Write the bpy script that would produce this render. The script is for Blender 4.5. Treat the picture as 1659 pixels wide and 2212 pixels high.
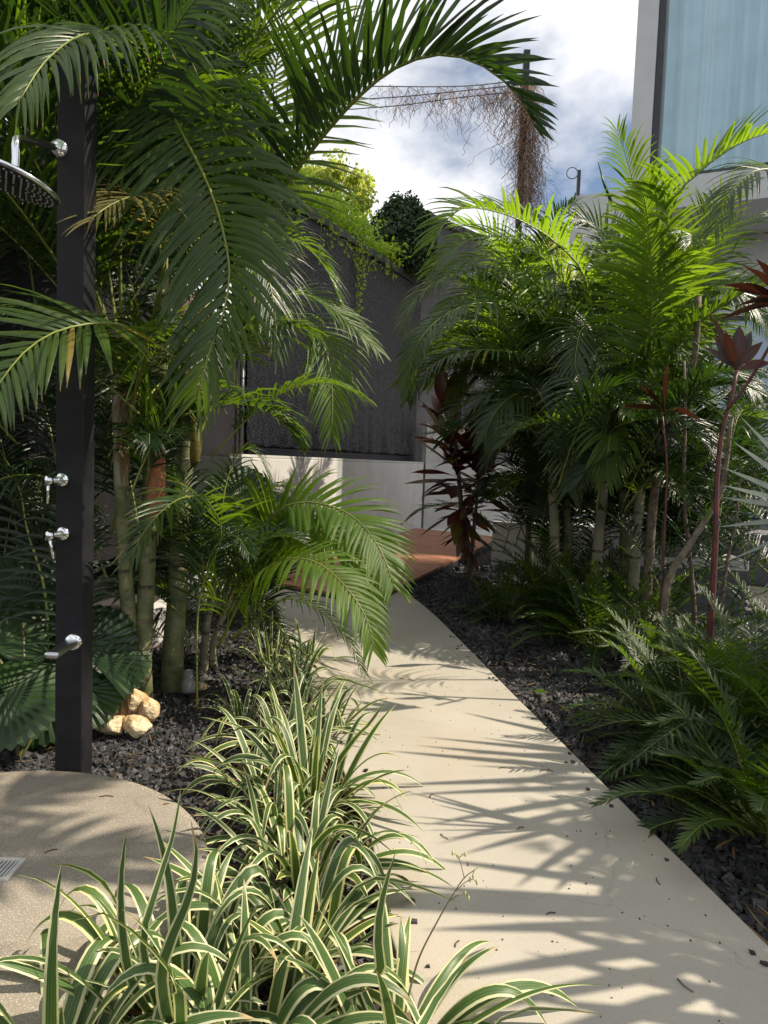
import bpy, math, random
import numpy as np
random.seed(7); rng = np.random.default_rng(7)
S = bpy.context.scene
for o in list(bpy.data.objects): bpy.data.objects.remove(o)

# ------------------------------------------------------------------ camera
PITCH = math.atan(.07); ROLL = .036; FP = 1534.0
cF = np.array([0, math.cos(PITCH), -math.sin(PITCH)]); cR0 = np.array([1., 0, 0]); cU0 = np.array([0, math.sin(PITCH), math.cos(PITCH)])
cR = math.cos(ROLL)*cR0 + math.sin(ROLL)*cU0; cU = -math.sin(ROLL)*cR0 + math.cos(ROLL)*cU0
CAM = np.array([0, 0, 1.3])
cd = bpy.data.cameras.new('camera'); co = bpy.data.objects.new('camera', cd); S.collection.objects.link(co)
cd.sensor_fit = 'VERTICAL'; cd.sensor_height = 24; cd.lens = 24*FP/2212; cd.clip_start = .05; cd.clip_end = 2000
from mathutils import Matrix, Vector
co.matrix_world = Matrix([[cR[0], cU[0], -cF[0], CAM[0]], [cR[1], cU[1], -cF[1], CAM[1]], [cR[2], cU[2], -cF[2], CAM[2]], [0, 0, 0, 1]])
S.camera = co

# ------------------------------------------------------------------ sun, sky, exposure
SUN_EL = math.radians(50); SUN_AZ = math.atan2(.06, 1)         # azimuth of the sun from +X towards +Y
SUN = np.array([math.cos(SUN_EL)*math.cos(SUN_AZ), math.cos(SUN_EL)*math.sin(SUN_AZ), math.sin(SUN_EL)])
sl = bpy.data.lights.new('sun', 'SUN'); sl.energy = 5.0; sl.angle = math.radians(.45); sl.color = (1, .88, .72)
so = bpy.data.objects.new('sun', sl); S.collection.objects.link(so)
so.rotation_euler = Vector(SUN).to_track_quat('Z', 'Y').to_euler(); so.location = (6, 0, 9)
W = bpy.data.worlds.new('World'); S.world = W; W.use_nodes = True
nt = W.node_tree; nt.nodes.clear()
def N(nt, t, **k):
    n = nt.nodes.new(t)
    for a, v in k.items():
        if a.startswith('i_'): n.inputs[a[2:].replace('_', ' ')].default_value = v
        else: setattr(n, a, v)
    return n
sky = N(nt, 'ShaderNodeTexSky', sky_type='NISHITA', sun_disc=False, sun_elevation=SUN_EL, sun_rotation=math.pi/2-SUN_AZ)
tc = N(nt, 'ShaderNodeTexCoord'); mp = N(nt, 'ShaderNodeMapping'); mp.inputs['Scale'].default_value = (1, 1, 1.6); mp.inputs['Location'].default_value = (.35, 0, .12)
nz = N(nt, 'ShaderNodeTexNoise', i_Scale=1.9, i_Detail=9.0, i_Roughness=.55, i_Distortion=.35)
rp = N(nt, 'ShaderNodeValToRGB'); rp.color_ramp.elements[0].position = .38; rp.color_ramp.elements[1].position = .50
nz2 = N(nt, 'ShaderNodeTexNoise', i_Scale=3.2, i_Detail=7.0, i_Roughness=.55)
rp2 = N(nt, 'ShaderNodeValToRGB'); rp2.color_ramp.elements[0].position = .35; rp2.color_ramp.elements[1].position = .62
rp2.color_ramp.elements[0].color = (9.0, 9.1, 9.5, 1); rp2.color_ramp.elements[1].color = (10.4, 10.4, 10.5, 1)
mx = N(nt, 'ShaderNodeMix', data_type='RGBA'); bg = N(nt, 'ShaderNodeBackground', i_Strength=.075); wo = N(nt, 'ShaderNodeOutputWorld')
L = nt.links.new
L(tc.outputs['Generated'], mp.inputs[0]); L(mp.outputs[0], nz.inputs['Vector']); L(mp.outputs[0], nz2.inputs['Vector'])
L(nz.outputs[0], rp.inputs[0]); L(nz2.outputs[0], rp2.inputs[0]); L(rp.outputs[0], mx.inputs[0])
L(sky.outputs[0], mx.inputs['A']); L(rp2.outputs[0], mx.inputs['B']); L(mx.outputs['Result'], bg.inputs[0]); L(bg.outputs[0], wo.inputs[0])
S.view_settings.view_transform = 'Standard'; S.view_settings.look = 'None'; S.view_settings.gamma = 1; S.view_settings.exposure = 0.6
S.view_settings.use_curve_mapping = False

# ------------------------------------------------------------------ placing helpers
def P(x, y, d): return CAM + d*(cF + (x-829.5)/FP*cR + (1106-y)/FP*cU)
def G(x, y, z=0.):
    r = cF + (x-829.5)/FP*cR + (1106-y)/FP*cU
    return CAM + r*((z-1.3)/r[2])
def nrm(v): return v/np.maximum(np.linalg.norm(v, axis=-1, keepdims=True), 1e-9)
GZ = -.05

# ------------------------------------------------------------------ materials
def newmat(name):
    m = bpy.data.materials.new(name); m.use_nodes = True; m.node_tree.nodes.clear()
    out = m.node_tree.nodes.new('ShaderNodeOutputMaterial'); return m, m.node_tree, out
def solid(name, c1, c2=None, rough=.6, scale=8, bump=0, bscale=60, metal=0, detail=6, spec=.5, rmin=.35, rmax=.65, bdist=.01, coat=0):
    m, t, out = newmat(name); b = N(t, 'ShaderNodeBsdfPrincipled'); b.inputs['Roughness'].default_value = rough; b.inputs['Metallic'].default_value = metal
    b.inputs['Specular IOR Level'].default_value = spec; b.inputs['Coat Weight'].default_value = coat
    tcn = N(t, 'ShaderNodeTexCoord')
    if c2 is not None:
        n = N(t, 'ShaderNodeTexNoise', i_Scale=scale, i_Detail=detail); t.links.new(tcn.outputs['Object'], n.inputs['Vector'])
        r = N(t, 'ShaderNodeValToRGB'); r.color_ramp.elements[0].position = rmin; r.color_ramp.elements[1].position = rmax
        r.color_ramp.elements[0].color = (*c1, 1); r.color_ramp.elements[1].color = (*c2, 1)
        t.links.new(n.outputs[0], r.inputs[0]); t.links.new(r.outputs[0], b.inputs['Base Color'])
    else: b.inputs['Base Color'].default_value = (*c1, 1)
    if bump:
        n = N(t, 'ShaderNodeTexNoise', i_Scale=bscale, i_Detail=5.0); t.links.new(tcn.outputs['Object'], n.inputs['Vector'])
        bb = N(t, 'ShaderNodeBump', i_Strength=bump, i_Distance=bdist); t.links.new(n.outputs[0], bb.inputs['Height']); t.links.new(bb.outputs[0], b.inputs['Normal'])
    t.links.new(b.outputs[0], out.inputs[0]); m['bsdf'] = b.name
    return m
def leafmat(name, stops, trans, tw=.35, rough=.38, uvstripe=None, spec=.5, tip=None):
    """stops: colours picked by the per-leaf random number; trans: colour of light through the blade"""
    m, t, out = newmat(name); b = N(t, 'ShaderNodeBsdfPrincipled'); b.inputs['Roughness'].default_value = rough; b.inputs['Specular IOR Level'].default_value = spec
    at = N(t, 'ShaderNodeAttribute'); at.attribute_name = 'rnd'
    r = N(t, 'ShaderNodeValToRGB')
    while len(r.color_ramp.elements) < len(stops): r.color_ramp.elements.new(.5)
    for i, (p, c) in enumerate(stops): r.color_ramp.elements[i].position = p; r.color_ramp.elements[i].color = (*c, 1)
    t.links.new(at.outputs['Fac'], r.inputs[0]); col = r.outputs[0]
    uv = N(t, 'ShaderNodeUVMap'); sx = N(t, 'ShaderNodeSeparateXYZ'); t.links.new(uv.outputs[0], sx.inputs[0])
    tcn = N(t, 'ShaderNodeTexCoord'); n = N(t, 'ShaderNodeTexNoise', i_Scale=14.0, i_Detail=4.0); t.links.new(tcn.outputs['Object'], n.inputs['Vector'])
    if uvstripe:
        ur = N(t, 'ShaderNodeValToRGB'); 
        while len(ur.color_ramp.elements) < len(uvstripe): ur.color_ramp.elements.new(.5)
        for i, (p, c) in enumerate(uvstripe): ur.color_ramp.elements[i].position = p; ur.color_ramp.elements[i].color = (*c, 1)
        t.links.new(sx.outputs[0], ur.inputs[0])
        mm = N(t, 'ShaderNodeMix', data_type='RGBA', blend_type='MULTIPLY'); mm.inputs[0].default_value = 1
        t.links.new(ur.outputs[0], mm.inputs['A']); t.links.new(col, mm.inputs['B']); col = mm.outputs['Result']
    else:
        hs = N(t, 'ShaderNodeMix', data_type='RGBA', blend_type='MULTIPLY'); hs.inputs[0].default_value = .6
        g = N(t, 'ShaderNodeValToRGB'); g.color_ramp.elements[0].position = .3; g.color_ramp.elements[1].position = .7
        g.color_ramp.elements[0].color = (.55, .6, .6, 1); g.color_ramp.elements[1].color = (1.2, 1.15, 1, 1)
        t.links.new(n.outputs[0], g.inputs[0]); t.links.new(col, hs.inputs['A']); t.links.new(g.outputs[0], hs.inputs['B']); col = hs.outputs['Result']
        # paler midrib line along the fold of the blade
        ur = N(t, 'ShaderNodeValToRGB'); 
        for _ in range(3): ur.color_ramp.elements.new(.5)
        for i, (p, v) in enumerate([(0, 0), (.46, 0), (.5, 1), (.54, 0), (1, 0)]): ur.color_ramp.elements[i].position = p; ur.color_ramp.elements[i].color = (v, v, v, 1)
        t.links.new(sx.outputs[0], ur.inputs[0]); m3 = N(t, 'ShaderNodeMix', data_type='RGBA')
        mlt = N(t, 'ShaderNodeMath', operation='MULTIPLY'); mlt.inputs[1].default_value = .45; t.links.new(ur.outputs[0], mlt.inputs[0]); t.links.new(mlt.outputs[0], m3.inputs[0])
        t.links.new(col, m3.inputs['A']); m3.inputs['B'].default_value = (*[min(1, c*1.6+.02) for c in stops[-1][1]], 1); col = m3.outputs['Result']
    if tip is not None:      # dried tips
        tr = N(t, 'ShaderNodeValToRGB'); tr.color_ramp.elements[0].position = .93; tr.color_ramp.elements[1].position = .985
        ad = N(t, 'ShaderNodeMath', operation='ADD'); s5 = N(t, 'ShaderNodeMath', operation='MULTIPLY'); s5.inputs[1].default_value = .5
        t.links.new(n.outputs[0], s5.inputs[0]); t.links.new(s5.outputs[0], ad.inputs[0]); t.links.new(sx.outputs[1], ad.inputs[1])
        ad2 = N(t, 'ShaderNodeMath', operation='SUBTRACT'); ad2.inputs[1].default_value = .26; t.links.new(ad.outputs[0], ad2.inputs[0])
        t.links.new(ad2.outputs[0], tr.inputs[0]); m4 = N(t, 'ShaderNodeMix', data_type='RGBA'); t.links.new(tr.outputs[0], m4.inputs[0]); t.links.new(col, m4.inputs['A']); m4.inputs['B'].default_value = (*tip, 1); col = m4.outputs['Result']
    t.links.new(col, b.inputs['Base Color'])
    wv = N(t, 'ShaderNodeTexWave', i_Scale=5.0); mu = N(t, 'ShaderNodeMapping'); mu.inputs['Scale'].default_value = (1.6, 0, 0)
    t.links.new(uv.outputs[0], mu.inputs[0]); t.links.new(mu.outputs[0], wv.inputs[0])
    bb = N(t, 'ShaderNodeBump', i_Strength=.25, i_Distance=.002); t.links.new(wv.outputs[0], bb.inputs['Height']); t.links.new(bb.outputs[0], b.inputs['Normal'])
    tl = N(t, 'ShaderNodeBsdfTranslucent'); ms = N(t, 'ShaderNodeMixShader'); ms.inputs[0].default_value = tw
    if uvstripe:
        tm = N(t, 'ShaderNodeMix', data_type='RGBA', blend_type='MULTIPLY'); tm.inputs[0].default_value = 1; tm.inputs['B'].default_value = (*trans, 1); t.links.new(col, tm.inputs['A']); t.links.new(tm.outputs['Result'], tl.inputs[0])
    else: tl.inputs[0].default_value = (*trans, 1)
    t.links.new(b.outputs[0], ms.inputs[1]); t.links.new(tl.outputs[0], ms.inputs[2]); t.links.new(ms.outputs[0], out.inputs[0])
    return m
M = {}
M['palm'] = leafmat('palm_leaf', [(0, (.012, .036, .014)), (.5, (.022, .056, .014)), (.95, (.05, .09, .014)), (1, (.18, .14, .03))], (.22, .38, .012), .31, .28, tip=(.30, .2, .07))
M['palm_dark'] = leafmat('shaded_palm_leaf', [(0, (.008, .022, .011)), (1, (.018, .04, .013))], (.07, .16, .01), .22, .30, tip=(.2, .13, .05))  # darker copy of palm_leaf: shade put into the frond colour
M['palm_bright'] = leafmat('sunlit_palm_leaf', [(0, (.04, .09, .008)), (1, (.085, .15, .010))], (.34, .55, .02), .42, .36, spec=.4)  # brighter copy of palm_leaf: sunlight put into the frond colour
M['palm_yellow'] = leafmat('fading_palm_leaf', [(0, (.10, .11, .03)), (1, (.20, .16, .05))], (.4, .36, .06), .35, .5, tip=(.25, .16, .06))
M['palm_silver'] = leafmat('silver_palm_leaf', [(0, (.32, .37, .38)), (1, (.5, .55, .54))], (.2, .25, .18), .1, .45)
M['fern'] = leafmat('cycad_leaf', [(0, (.008, .025, .008)), (.6, (.024, .056, .011)), (1, (.05, .08, .014))], (.16, .30, .012), .30, .36, tip=(.2, .12, .04))
M['dry'] = leafmat('dry_leaf', [(0, (.11, .06, .03)), (1, (.28, .18, .09))], (.3, .18, .08), .25, .7)
M['licuala'] = leafmat('fan_leaf', [(0, (.007, .024, .006)), (1, (.018, .05, .009))], (.10, .24, .015), .25, .45)
M['cordy'] = leafmat('cordyline_leaf', [(0, (.035, .014, .018)), (.45, (.085, .024, .028)), (.75, (.10, .06, .026)), (1, (.15, .13, .03))], (.26, .05, .014), .17, .36, tip=(.25, .10, .03))
M['cordy_dark'] = leafmat('dark_cordyline_leaf', [(0, (.014, .008, .010)), (.7, (.035, .012, .014)), (1, (.05, .03, .014))], (.16, .04, .012), .12, .36, tip=(.2, .08, .03))
M['cordy_red'] = leafmat('red_cordyline_leaf', [(0, (.016, .006, .008)), (1, (.08, .010, .012))], (.32, .03, .010), .18, .38)
M['vine'] = leafmat('sunlit_creeper_leaf', [(0, (.15, .27, .02)), (.7, (.27, .38, .03)), (1, (.36, .44, .05))], (.55, .80, .05), .45, .5)  # sunlight on the creeper is put into its leaf colour
M['vine_dark'] = leafmat('shaded_creeper_leaf', [(0, (.012, .035, .010)), (1, (.03, .065, .013))], (.07, .15, .01), .2, .4)  # darker copy for creeper in shadow, the shade put into its colour
M['tree_leaf'] = leafmat('tree_leaf', [(0, (.02, .045, .014)), (1, (.05, .085, .02))], (.12, .22, .03), .3, .45)
M['tree_bright'] = leafmat('bright_tree_leaf', [(0, (.20, .26, .04)), (1, (.38, .40, .08))], (.65, .75, .10), .45, .45)
cr = (.68, .67, .40); gr = (.065, .125, .032); lg = (.13, .21, .065)
M['varieg'] = leafmat('variegated_leaf', [(0, (.85, .85, .9)), (.8, (1.05, 1.05, 1)), (1, (1.25, 1.15, .8))], (.85, .95, .5), .28, .36,
    uvstripe=[(0, cr), (.14, cr), (.18, gr), (.27, gr), (.30, lg), (.33, gr), (.45, gr), (.5, lg), (.55, gr), (.66, gr), (.70, lg), (.73, gr), (.80, gr), (.85, cr), (1, cr)], tip=(.42, .30, .14))
M['rachis'] = solid('palm_rachis', (.12, .17, .03), (.22, .24, .04), .4, 6)
M['rachis_dark'] = solid('cycad_rachis', (.05, .07, .02), (.12, .11, .03), .5, 6)
M['trunk'] = solid('palm_trunk', (.06, .08, .025), (.17, .17, .075), .55, 14, .3, 70)
M['trunk_pale'] = solid('pale_palm_trunk', (.17, .17, .10), (.30, .28, .19), .6, 7, .35, 60)
M['ring'] = solid('trunk_ring', (.035, .03, .018), (.20, .17, .10), .7, 20)
M['sheath'] = solid('crown_sheath', (.12, .19, .05), (.32, .30, .12), .45, 5, .2, 40)
M['sheath_red'] = solid('dry_sheath', (.22, .07, .03), (.36, .14, .06), .7, 12, .3, 40)
M['bark'] = solid('shrub_bark', (.10, .075, .055), (.20, .16, .12), .8, 25, .5, 80)
M['stem_red'] = solid('cordyline_stem', (.05, .012, .014), (.12, .03, .025), .5, 14)
M['gravel'] = leafmat('gravel_stone', [(0, (.014, .015, .017)), (.6, (.036, .036, .040)), (.93, (.08, .078, .075)), (1, (.26, .23, .19))], (0, 0, 0), 0, .65)
M['soil'] = solid('mulch_soil', (.012, .011, .011), (.04, .034, .028), .95, 40, .8, 90)
M['black'] = solid('black_paint', (.008, .008, .010), (.015, .015, .018), .55, 10, .08, 120, spec=.25)
M['blackcoping'] = solid('coping_slate', (.03, .03, .034), (.06, .06, .065), .5, 6, .3, 90)
M['render_white'] = solid('white_render', (.43, .42, .395), (.50, .49, .465), .8, 3.0, .25, 160, bdist=.004)
M['render_shade'] = solid('facade_render', (.50, .52, .52), (.57, .59, .59), .8, 2.0, .3, 90, bdist=.004)
M['greywall'] = solid('grey_render', (.09, .088, .092), (.13, .127, .132), .85, 6, .3, 60)
M['blockgrey'] = solid('dark_concrete', (.05, .055, .06), (.09, .095, .10), .7, 5, .2, 80)
M['paleblue'] = solid('skylit_door_panel', (.36, .45, .58), (.42, .51, .64), .25, 2)  # blue of the sky reflected in the doors, put into the colour
M['chrome'] = solid('chrome', (.78, .80, .82), None, .10, metal=1)
M['chrome_b'] = solid('brushed_steel', (.50, .51, .52), None, .28, metal=1)
M['drain'] = solid('drain_steel', (.42, .41, .39), (.5, .49, .47), .5, 20)
M['darkmetal'] = solid('dark_metal', (.03, .03, .035), None, .4)
M['frame'] = solid('window_frame', (.016, .018, .028), None, .35)
M['wood'] = solid('teak_rail', (.30, .15, .06), (.42, .23, .10), .5, 12)
M['cushion'] = solid('sofa_fabric', (.50, .50, .49), (.58, .58, .56), .9, 60, .2, 200)
M['rust'] = solid('steel_edging', (.07, .045, .03), (.17, .11, .07), .8, 30, .3, 90)
M['pvc'] = solid('spotlight_body', (.16, .16, .16), (.26, .26, .25), .5, 12)
M['twig'] = solid('twig', (.05, .032, .02), (.14, .09, .06), .85, 30)
M['dryvine'] = solid('dry_vine', (.20, .12, .08), (.38, .25, .17), .9, 3)
M['wire'] = solid('cable', (.10, .10, .11), None, .6)
M['stalk'] = solid('flower_stalk', (.14, .13, .07), (.2, .2, .09), .6, 20)
M['bud'] = solid('flower_bud', (.38, .42, .16), (.5, .5, .2), .6, 20)

def concrete(name, a, b_, speck, sp_amt, sc=1.6, ss=190.0, stain=(.45, .37, .26)):
    m, t, out = newmat(name); b = N(t, 'ShaderNodeBsdfPrincipled'); b.inputs['Roughness'].default_value = .62
    tcn = N(t, 'ShaderNodeTexCoord')
    n1 = N(t, 'ShaderNodeTexNoise', i_Scale=sc, i_Detail=7.0, i_Roughness=.6); n2 = N(t, 'ShaderNodeTexNoise', i_Scale=ss, i_Detail=2.0); n3 = N(t, 'ShaderNodeTexVoronoi', i_Scale=28.0)
    n4 = N(t, 'ShaderNodeTexNoise', i_Scale=.9, i_Detail=4.0, i_Roughness=.6)
    mpx = N(t, 'ShaderNodeMapping'); mpx.inputs['Scale'].default_value = (14, 90, 1); mpx.inputs['Rotation'].default_value = (0, 0, .15); n5 = N(t, 'ShaderNodeTexNoise', i_Scale=1.0, i_Detail=3.0)
    for n in (n1, n2, n3, n4, mpx): t.links.new(tcn.outputs['Object'], n.inputs['Vector'])
    t.links.new(mpx.outputs[0], n5.inputs['Vector'])
    def ramp(src, p0, p1, c0, c1):
        r = N(t, 'ShaderNodeValToRGB'); e = r.color_ramp.elements; e[0].position = p0; e[1].position = p1; e[0].color = (*c0, 1); e[1].color = (*c1, 1); t.links.new(src, r.inputs[0]); return r.outputs[0]
    def mix(f, A, B, bt='MIX'):
        x = N(t, 'ShaderNodeMix', data_type='RGBA', blend_type=bt)
        if isinstance(f, float): x.inputs[0].default_value = f
        else: t.links.new(f, x.inputs[0])
        for s, v in (('A', A), ('B', B)):
            if isinstance(v, tuple): x.inputs[s].default_value = (*v, 1)
            else: t.links.new(v, x.inputs[s])
        return x.outputs['Result']
    c = ramp(n1.outputs[0], .35, .65, a, b_)
    c = mix(ramp(n4.outputs[0], .48, .72, (0, 0, 0), (.55, .55, .55)), c, stain)
    c = mix(ramp(n5.outputs[0], .62, .78, (0, 0, 0), (.14,)*3), c, (.3, .28, .25))
    c = mix(ramp(n3.outputs['Distance'], .03, .07, (.55,)*3, (0, 0, 0)), c, tuple(x*.55 for x in a)) if sp_amt < .3 else c
    c = mix(ramp(n2.outputs[0], .56, .66, (0, 0, 0), (sp_amt,)*3), c, speck)
    vd = N(t, 'ShaderNodeTexVoronoi', i_Scale=.8, feature='DISTANCE_TO_EDGE'); ds = N(t, 'ShaderNodeTexNoise', i_Scale=3.5, i_Detail=6.0); vm = N(t, 'ShaderNodeVectorMath', operation='MULTIPLY_ADD')
    vm.inputs[1].default_value = (.3, .3, .3); t.links.new(tcn.outputs['Object'], ds.inputs['Vector']); t.links.new(ds.outputs['Color'], vm.inputs[0]); t.links.new(tcn.outputs['Object'], vm.inputs[2]); t.links.new(vm.outputs[0], vd.inputs['Vector'])
    c = mix(ramp(vd.outputs['Distance'], .0012, .0035, (.3,)*3, (0, 0, 0)), c, tuple(x*.6 for x in a))
    t.links.new(c, b.inputs['Base Color'])
    bb = N(t, 'ShaderNodeBump', i_Strength=.35, i_Distance=.003); t.links.new(n2.outputs[0], bb.inputs['Height'])
    b2 = N(t, 'ShaderNodeBump', i_Strength=.15, i_Distance=.02); t.links.new(n1.outputs[0], b2.inputs['Height']); t.links.new(bb.outputs[0], b2.inputs['Normal']); t.links.new(b2.outputs[0], b.inputs['Normal'])
    t.links.new(b.outputs[0], out.inputs[0]); return m
M['path'] = concrete('path_concrete', (.335, .31, .26), (.40, .37, .31), (.20, .18, .14), .3, stain=(.37, .29, .19))
M['pad'] = concrete('pad_aggregate', (.20, .175, .14), (.27, .24, .19), (.56, .51, .42), .7, 3.0, 230.0, (.16, .135, .10))
M['floor'] = concrete('terrace_concrete', (.55, .56, .56), (.62, .63, .63), (.4, .4, .4), .1)
M['limestone'] = solid('yellow_limestone', (.40, .24, .09), (.70, .56, .36), .85, 9, .9, 40, bdist=.02, rmin=.38, rmax=.6)

def deckmat():
    m, t, out = newmat('deck_timber'); b = N(t, 'ShaderNodeBsdfPrincipled'); b.inputs['Roughness'].default_value = .5
    oi = N(t, 'ShaderNodeObjectInfo'); tcn = N(t, 'ShaderNodeTexCoord'); mpx = N(t, 'ShaderNodeMapping'); mpx.inputs['Rotation'].default_value = (0, 0, .66); mpx.inputs['Scale'].default_value = (3, 60, 20)
    n = N(t, 'ShaderNodeTexNoise', i_Scale=1.0, i_Detail=6.0); t.links.new(tcn.outputs['Object'], mpx.inputs[0]); t.links.new(mpx.outputs[0], n.inputs['Vector'])
    r = N(t, 'ShaderNodeValToRGB'); e = r.color_ramp.elements; e[0].position = .3; e[1].position = .7; e[0].color = (.27, .115, .06, 1); e[1].color = (.44, .21, .12, 1); t.links.new(n.outputs[0], r.inputs[0])
    r2 = N(t, 'ShaderNodeValToRGB'); r2.color_ramp.elements[0].color = (.75, .75, .8, 1); r2.color_ramp.elements[1].color = (1.15, 1.08, 1.0, 1); t.links.new(oi.outputs['Random'], r2.inputs[0])
    x = N(t, 'ShaderNodeMix', data_type='RGBA', blend_type='MULTIPLY'); x.inputs[0].default_value = 1; t.links.new(r.outputs[0], x.inputs['A']); t.links.new(r2.outputs[0], x.inputs['B']); t.links.new(x.outputs['Result'], b.inputs['Base Color'])
    bb = N(t, 'ShaderNodeBump', i_Strength=.2, i_Distance=.003); t.links.new(n.outputs[0], bb.inputs['Height']); t.links.new(bb.outputs[0], b.inputs['Normal']); t.links.new(b.outputs[0], out.inputs[0]); return m
M['deck'] = deckmat()

def meshscreen():
    m, t, out = newmat('shade_mesh'); b = N(t, 'ShaderNodeBsdfPrincipled'); b.inputs['Roughness'].default_value = .5; b.inputs['Specular IOR Level'].default_value = .2
    tcn = N(t, 'ShaderNodeTexCoord'); v = N(t, 'ShaderNodeTexVoronoi', i_Scale=130.0); mpx = N(t, 'ShaderNodeMapping'); mpx.inputs['Scale'].default_value = (1, 1, 2.6)
    t.links.new(tcn.outputs['Object'], mpx.inputs[0]); t.links.new(mpx.outputs[0], v.inputs['Vector'])
    sp = N(t, 'ShaderNodeSeparateColor'); t.links.new(v.outputs['Color'], sp.inputs[0])
    r = N(t, 'ShaderNodeValToRGB'); e = r.color_ramp.elements; e.new(.7); e[0].position = .0; e[1].position = .72; e[2].position = 1
    e[0].color = (.004, .004, .005, 1); e[1].color = (.011, .011, .013, 1); e[2].color = (.32, .33, .35, 1)  # brightest cells: sparkle of the lit mesh put into the colour
    t.links.new(sp.outputs[0], r.inputs[0])
    hue = N(t, 'ShaderNodeMix', data_type='RGBA', blend_type='MIX'); hue.inputs[0].default_value = .16; t.links.new(r.outputs[0], hue.inputs['A'])
    mm = N(t, 'ShaderNodeMix', data_type='RGBA', blend_type='MULTIPLY'); mm.inputs[0].default_value = 1; t.links.new(v.outputs['Color'], mm.inputs['A']); t.links.new(r.outputs[0], mm.inputs['B']); t.links.new(mm.outputs['Result'], hue.inputs['B'])
    t.links.new(hue.outputs['Result'], b.inputs['Base Color'])
    w = N(t, 'ShaderNodeTexWave', i_Scale=9.0, i_Distortion=2.5, i_Detail=2.0); w.bands_direction = 'Z'; t.links.new(tcn.outputs['Object'], w.inputs[0])
    b1 = N(t, 'ShaderNodeBump', i_Strength=.18, i_Distance=.02); t.links.new(w.outputs[0], b1.inputs['Height'])
    b2 = N(t, 'ShaderNodeBump', i_Strength=.6, i_Distance=.01); t.links.new(sp.outputs[1], b2.inputs['Height']); t.links.new(b1.outputs[0], b2.inputs['Normal']); t.links.new(b2.outputs[0], b.inputs['Normal'])
    t.links.new(b.outputs[0], out.inputs[0]); return m
M['mesh'] = meshscreen()
M['mesh_shaded'] = solid('mesh_in_shade', (.005, .005, .006), (.014, .014, .016), .8, 90, .3, 60, spec=.2)  # same fabric as on the tall wall, darkened to stand for shade
def glass():
    m, t, out = newmat('window_glass'); tr = N(t, 'ShaderNodeBsdfTransparent'); tr.inputs[0].default_value = (.93, .97, .98, 1); g = N(t, 'ShaderNodeBsdfGlossy'); g.inputs['Roughness'].default_value = .02
    fr = N(t, 'ShaderNodeLayerWeight', i_Blend=.5); pw = N(t, 'ShaderNodeMath', operation='POWER'); pw.inputs[1].default_value = 4; ma = N(t, 'ShaderNodeMath', operation='MULTIPLY_ADD'); ma.inputs[1].default_value = .6; ma.inputs[2].default_value = .05
    t.links.new(fr.outputs['Facing'], pw.inputs[0]); t.links.new(pw.outputs[0], ma.inputs[0]); ms = N(t, 'ShaderNodeMixShader'); t.links.new(ma.outputs[0], ms.inputs[0]); t.links.new(tr.outputs[0], ms.inputs[1]); t.links.new(g.outputs[0], ms.inputs[2]); t.links.new(ms.outputs[0], out.inputs[0]); return m
M['glass'] = glass()
M['curtain'] = solid('skylit_voile', (.52, .68, .76), (.60, .76, .84), .9, 2, spec=.1)  # blue tint stands for sky reflected in the window glass

# ------------------------------------------------------------------ object helpers
COL = S.collection
def prop(o, label=None, cat=None, group=None, kind=None):
    for k, v in (('label', label), ('category', cat), ('group', group), ('kind', kind)):
        if v: o[k] = v
    return o
def thing(name, loc, label, cat, group=None):
    o = bpy.data.objects.new(name, None); o.empty_display_size = .1; COL.objects.link(o); o.location = tuple(float(x) for x in loc)
    return prop(o, label, cat, group)
def mesh_obj(name, V, Fq, mat, parent=None, uv=None, rnd=None, smooth=True, mats=None, midx=None, origin=None):
    """V (n,3) world coordinates; Fq (m,k) faces all of one size, or a list of such arrays"""
    V = np.asarray(V, dtype=np.float64)
    root = parent
    off = np.zeros(3)
    q = root
    while q is not None: off = off + np.array(q.location); q = q.parent
    if origin is None: origin = off.copy()
    me = bpy.data.meshes.new(name)
    if not isinstance(Fq, list): Fq = [Fq]
    Fq = [np.asarray(f, dtype=np.int32) for f in Fq if len(f)]
    me.vertices.add(len(V)); me.vertices.foreach_set('co', (V-origin).astype(np.float32).ravel())
    loops = np.concatenate([f.ravel() for f in Fq]); tot = np.concatenate([np.full(len(f), f.shape[1], np.int32) for f in Fq])
    me.loops.add(len(loops)); me.loops.foreach_set('vertex_index', loops)
    me.polygons.add(len(tot)); me.polygons.foreach_set('loop_start', np.concatenate([[0], np.cumsum(tot)[:-1]]).astype(np.int32)); me.polygons.foreach_set('loop_total', tot)
    if midx is not None: me.polygons.foreach_set('material_index', np.asarray(midx, np.int32))
    me.polygons.foreach_set('use_smooth', np.full(len(tot), smooth))
    if uv is not None:
        l = me.uv_layers.new(name='UVMap'); l.data.foreach_set('uv', np.asarray(uv, np.float32)[loops].ravel())
    if rnd is not None:
        a = me.attributes.new('rnd', 'FLOAT', 'POINT'); a.data.foreach_set('value', np.asarray(rnd, np.float32))
    me.update(calc_edges=True)
    for m in (mats or [mat]): me.materials.append(m)
    o = bpy.data.objects.new(name, me); COL.objects.link(o)
    if parent is not None: o.parent = parent
    o.location = tuple(float(x) for x in (origin-off))
    return o

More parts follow.
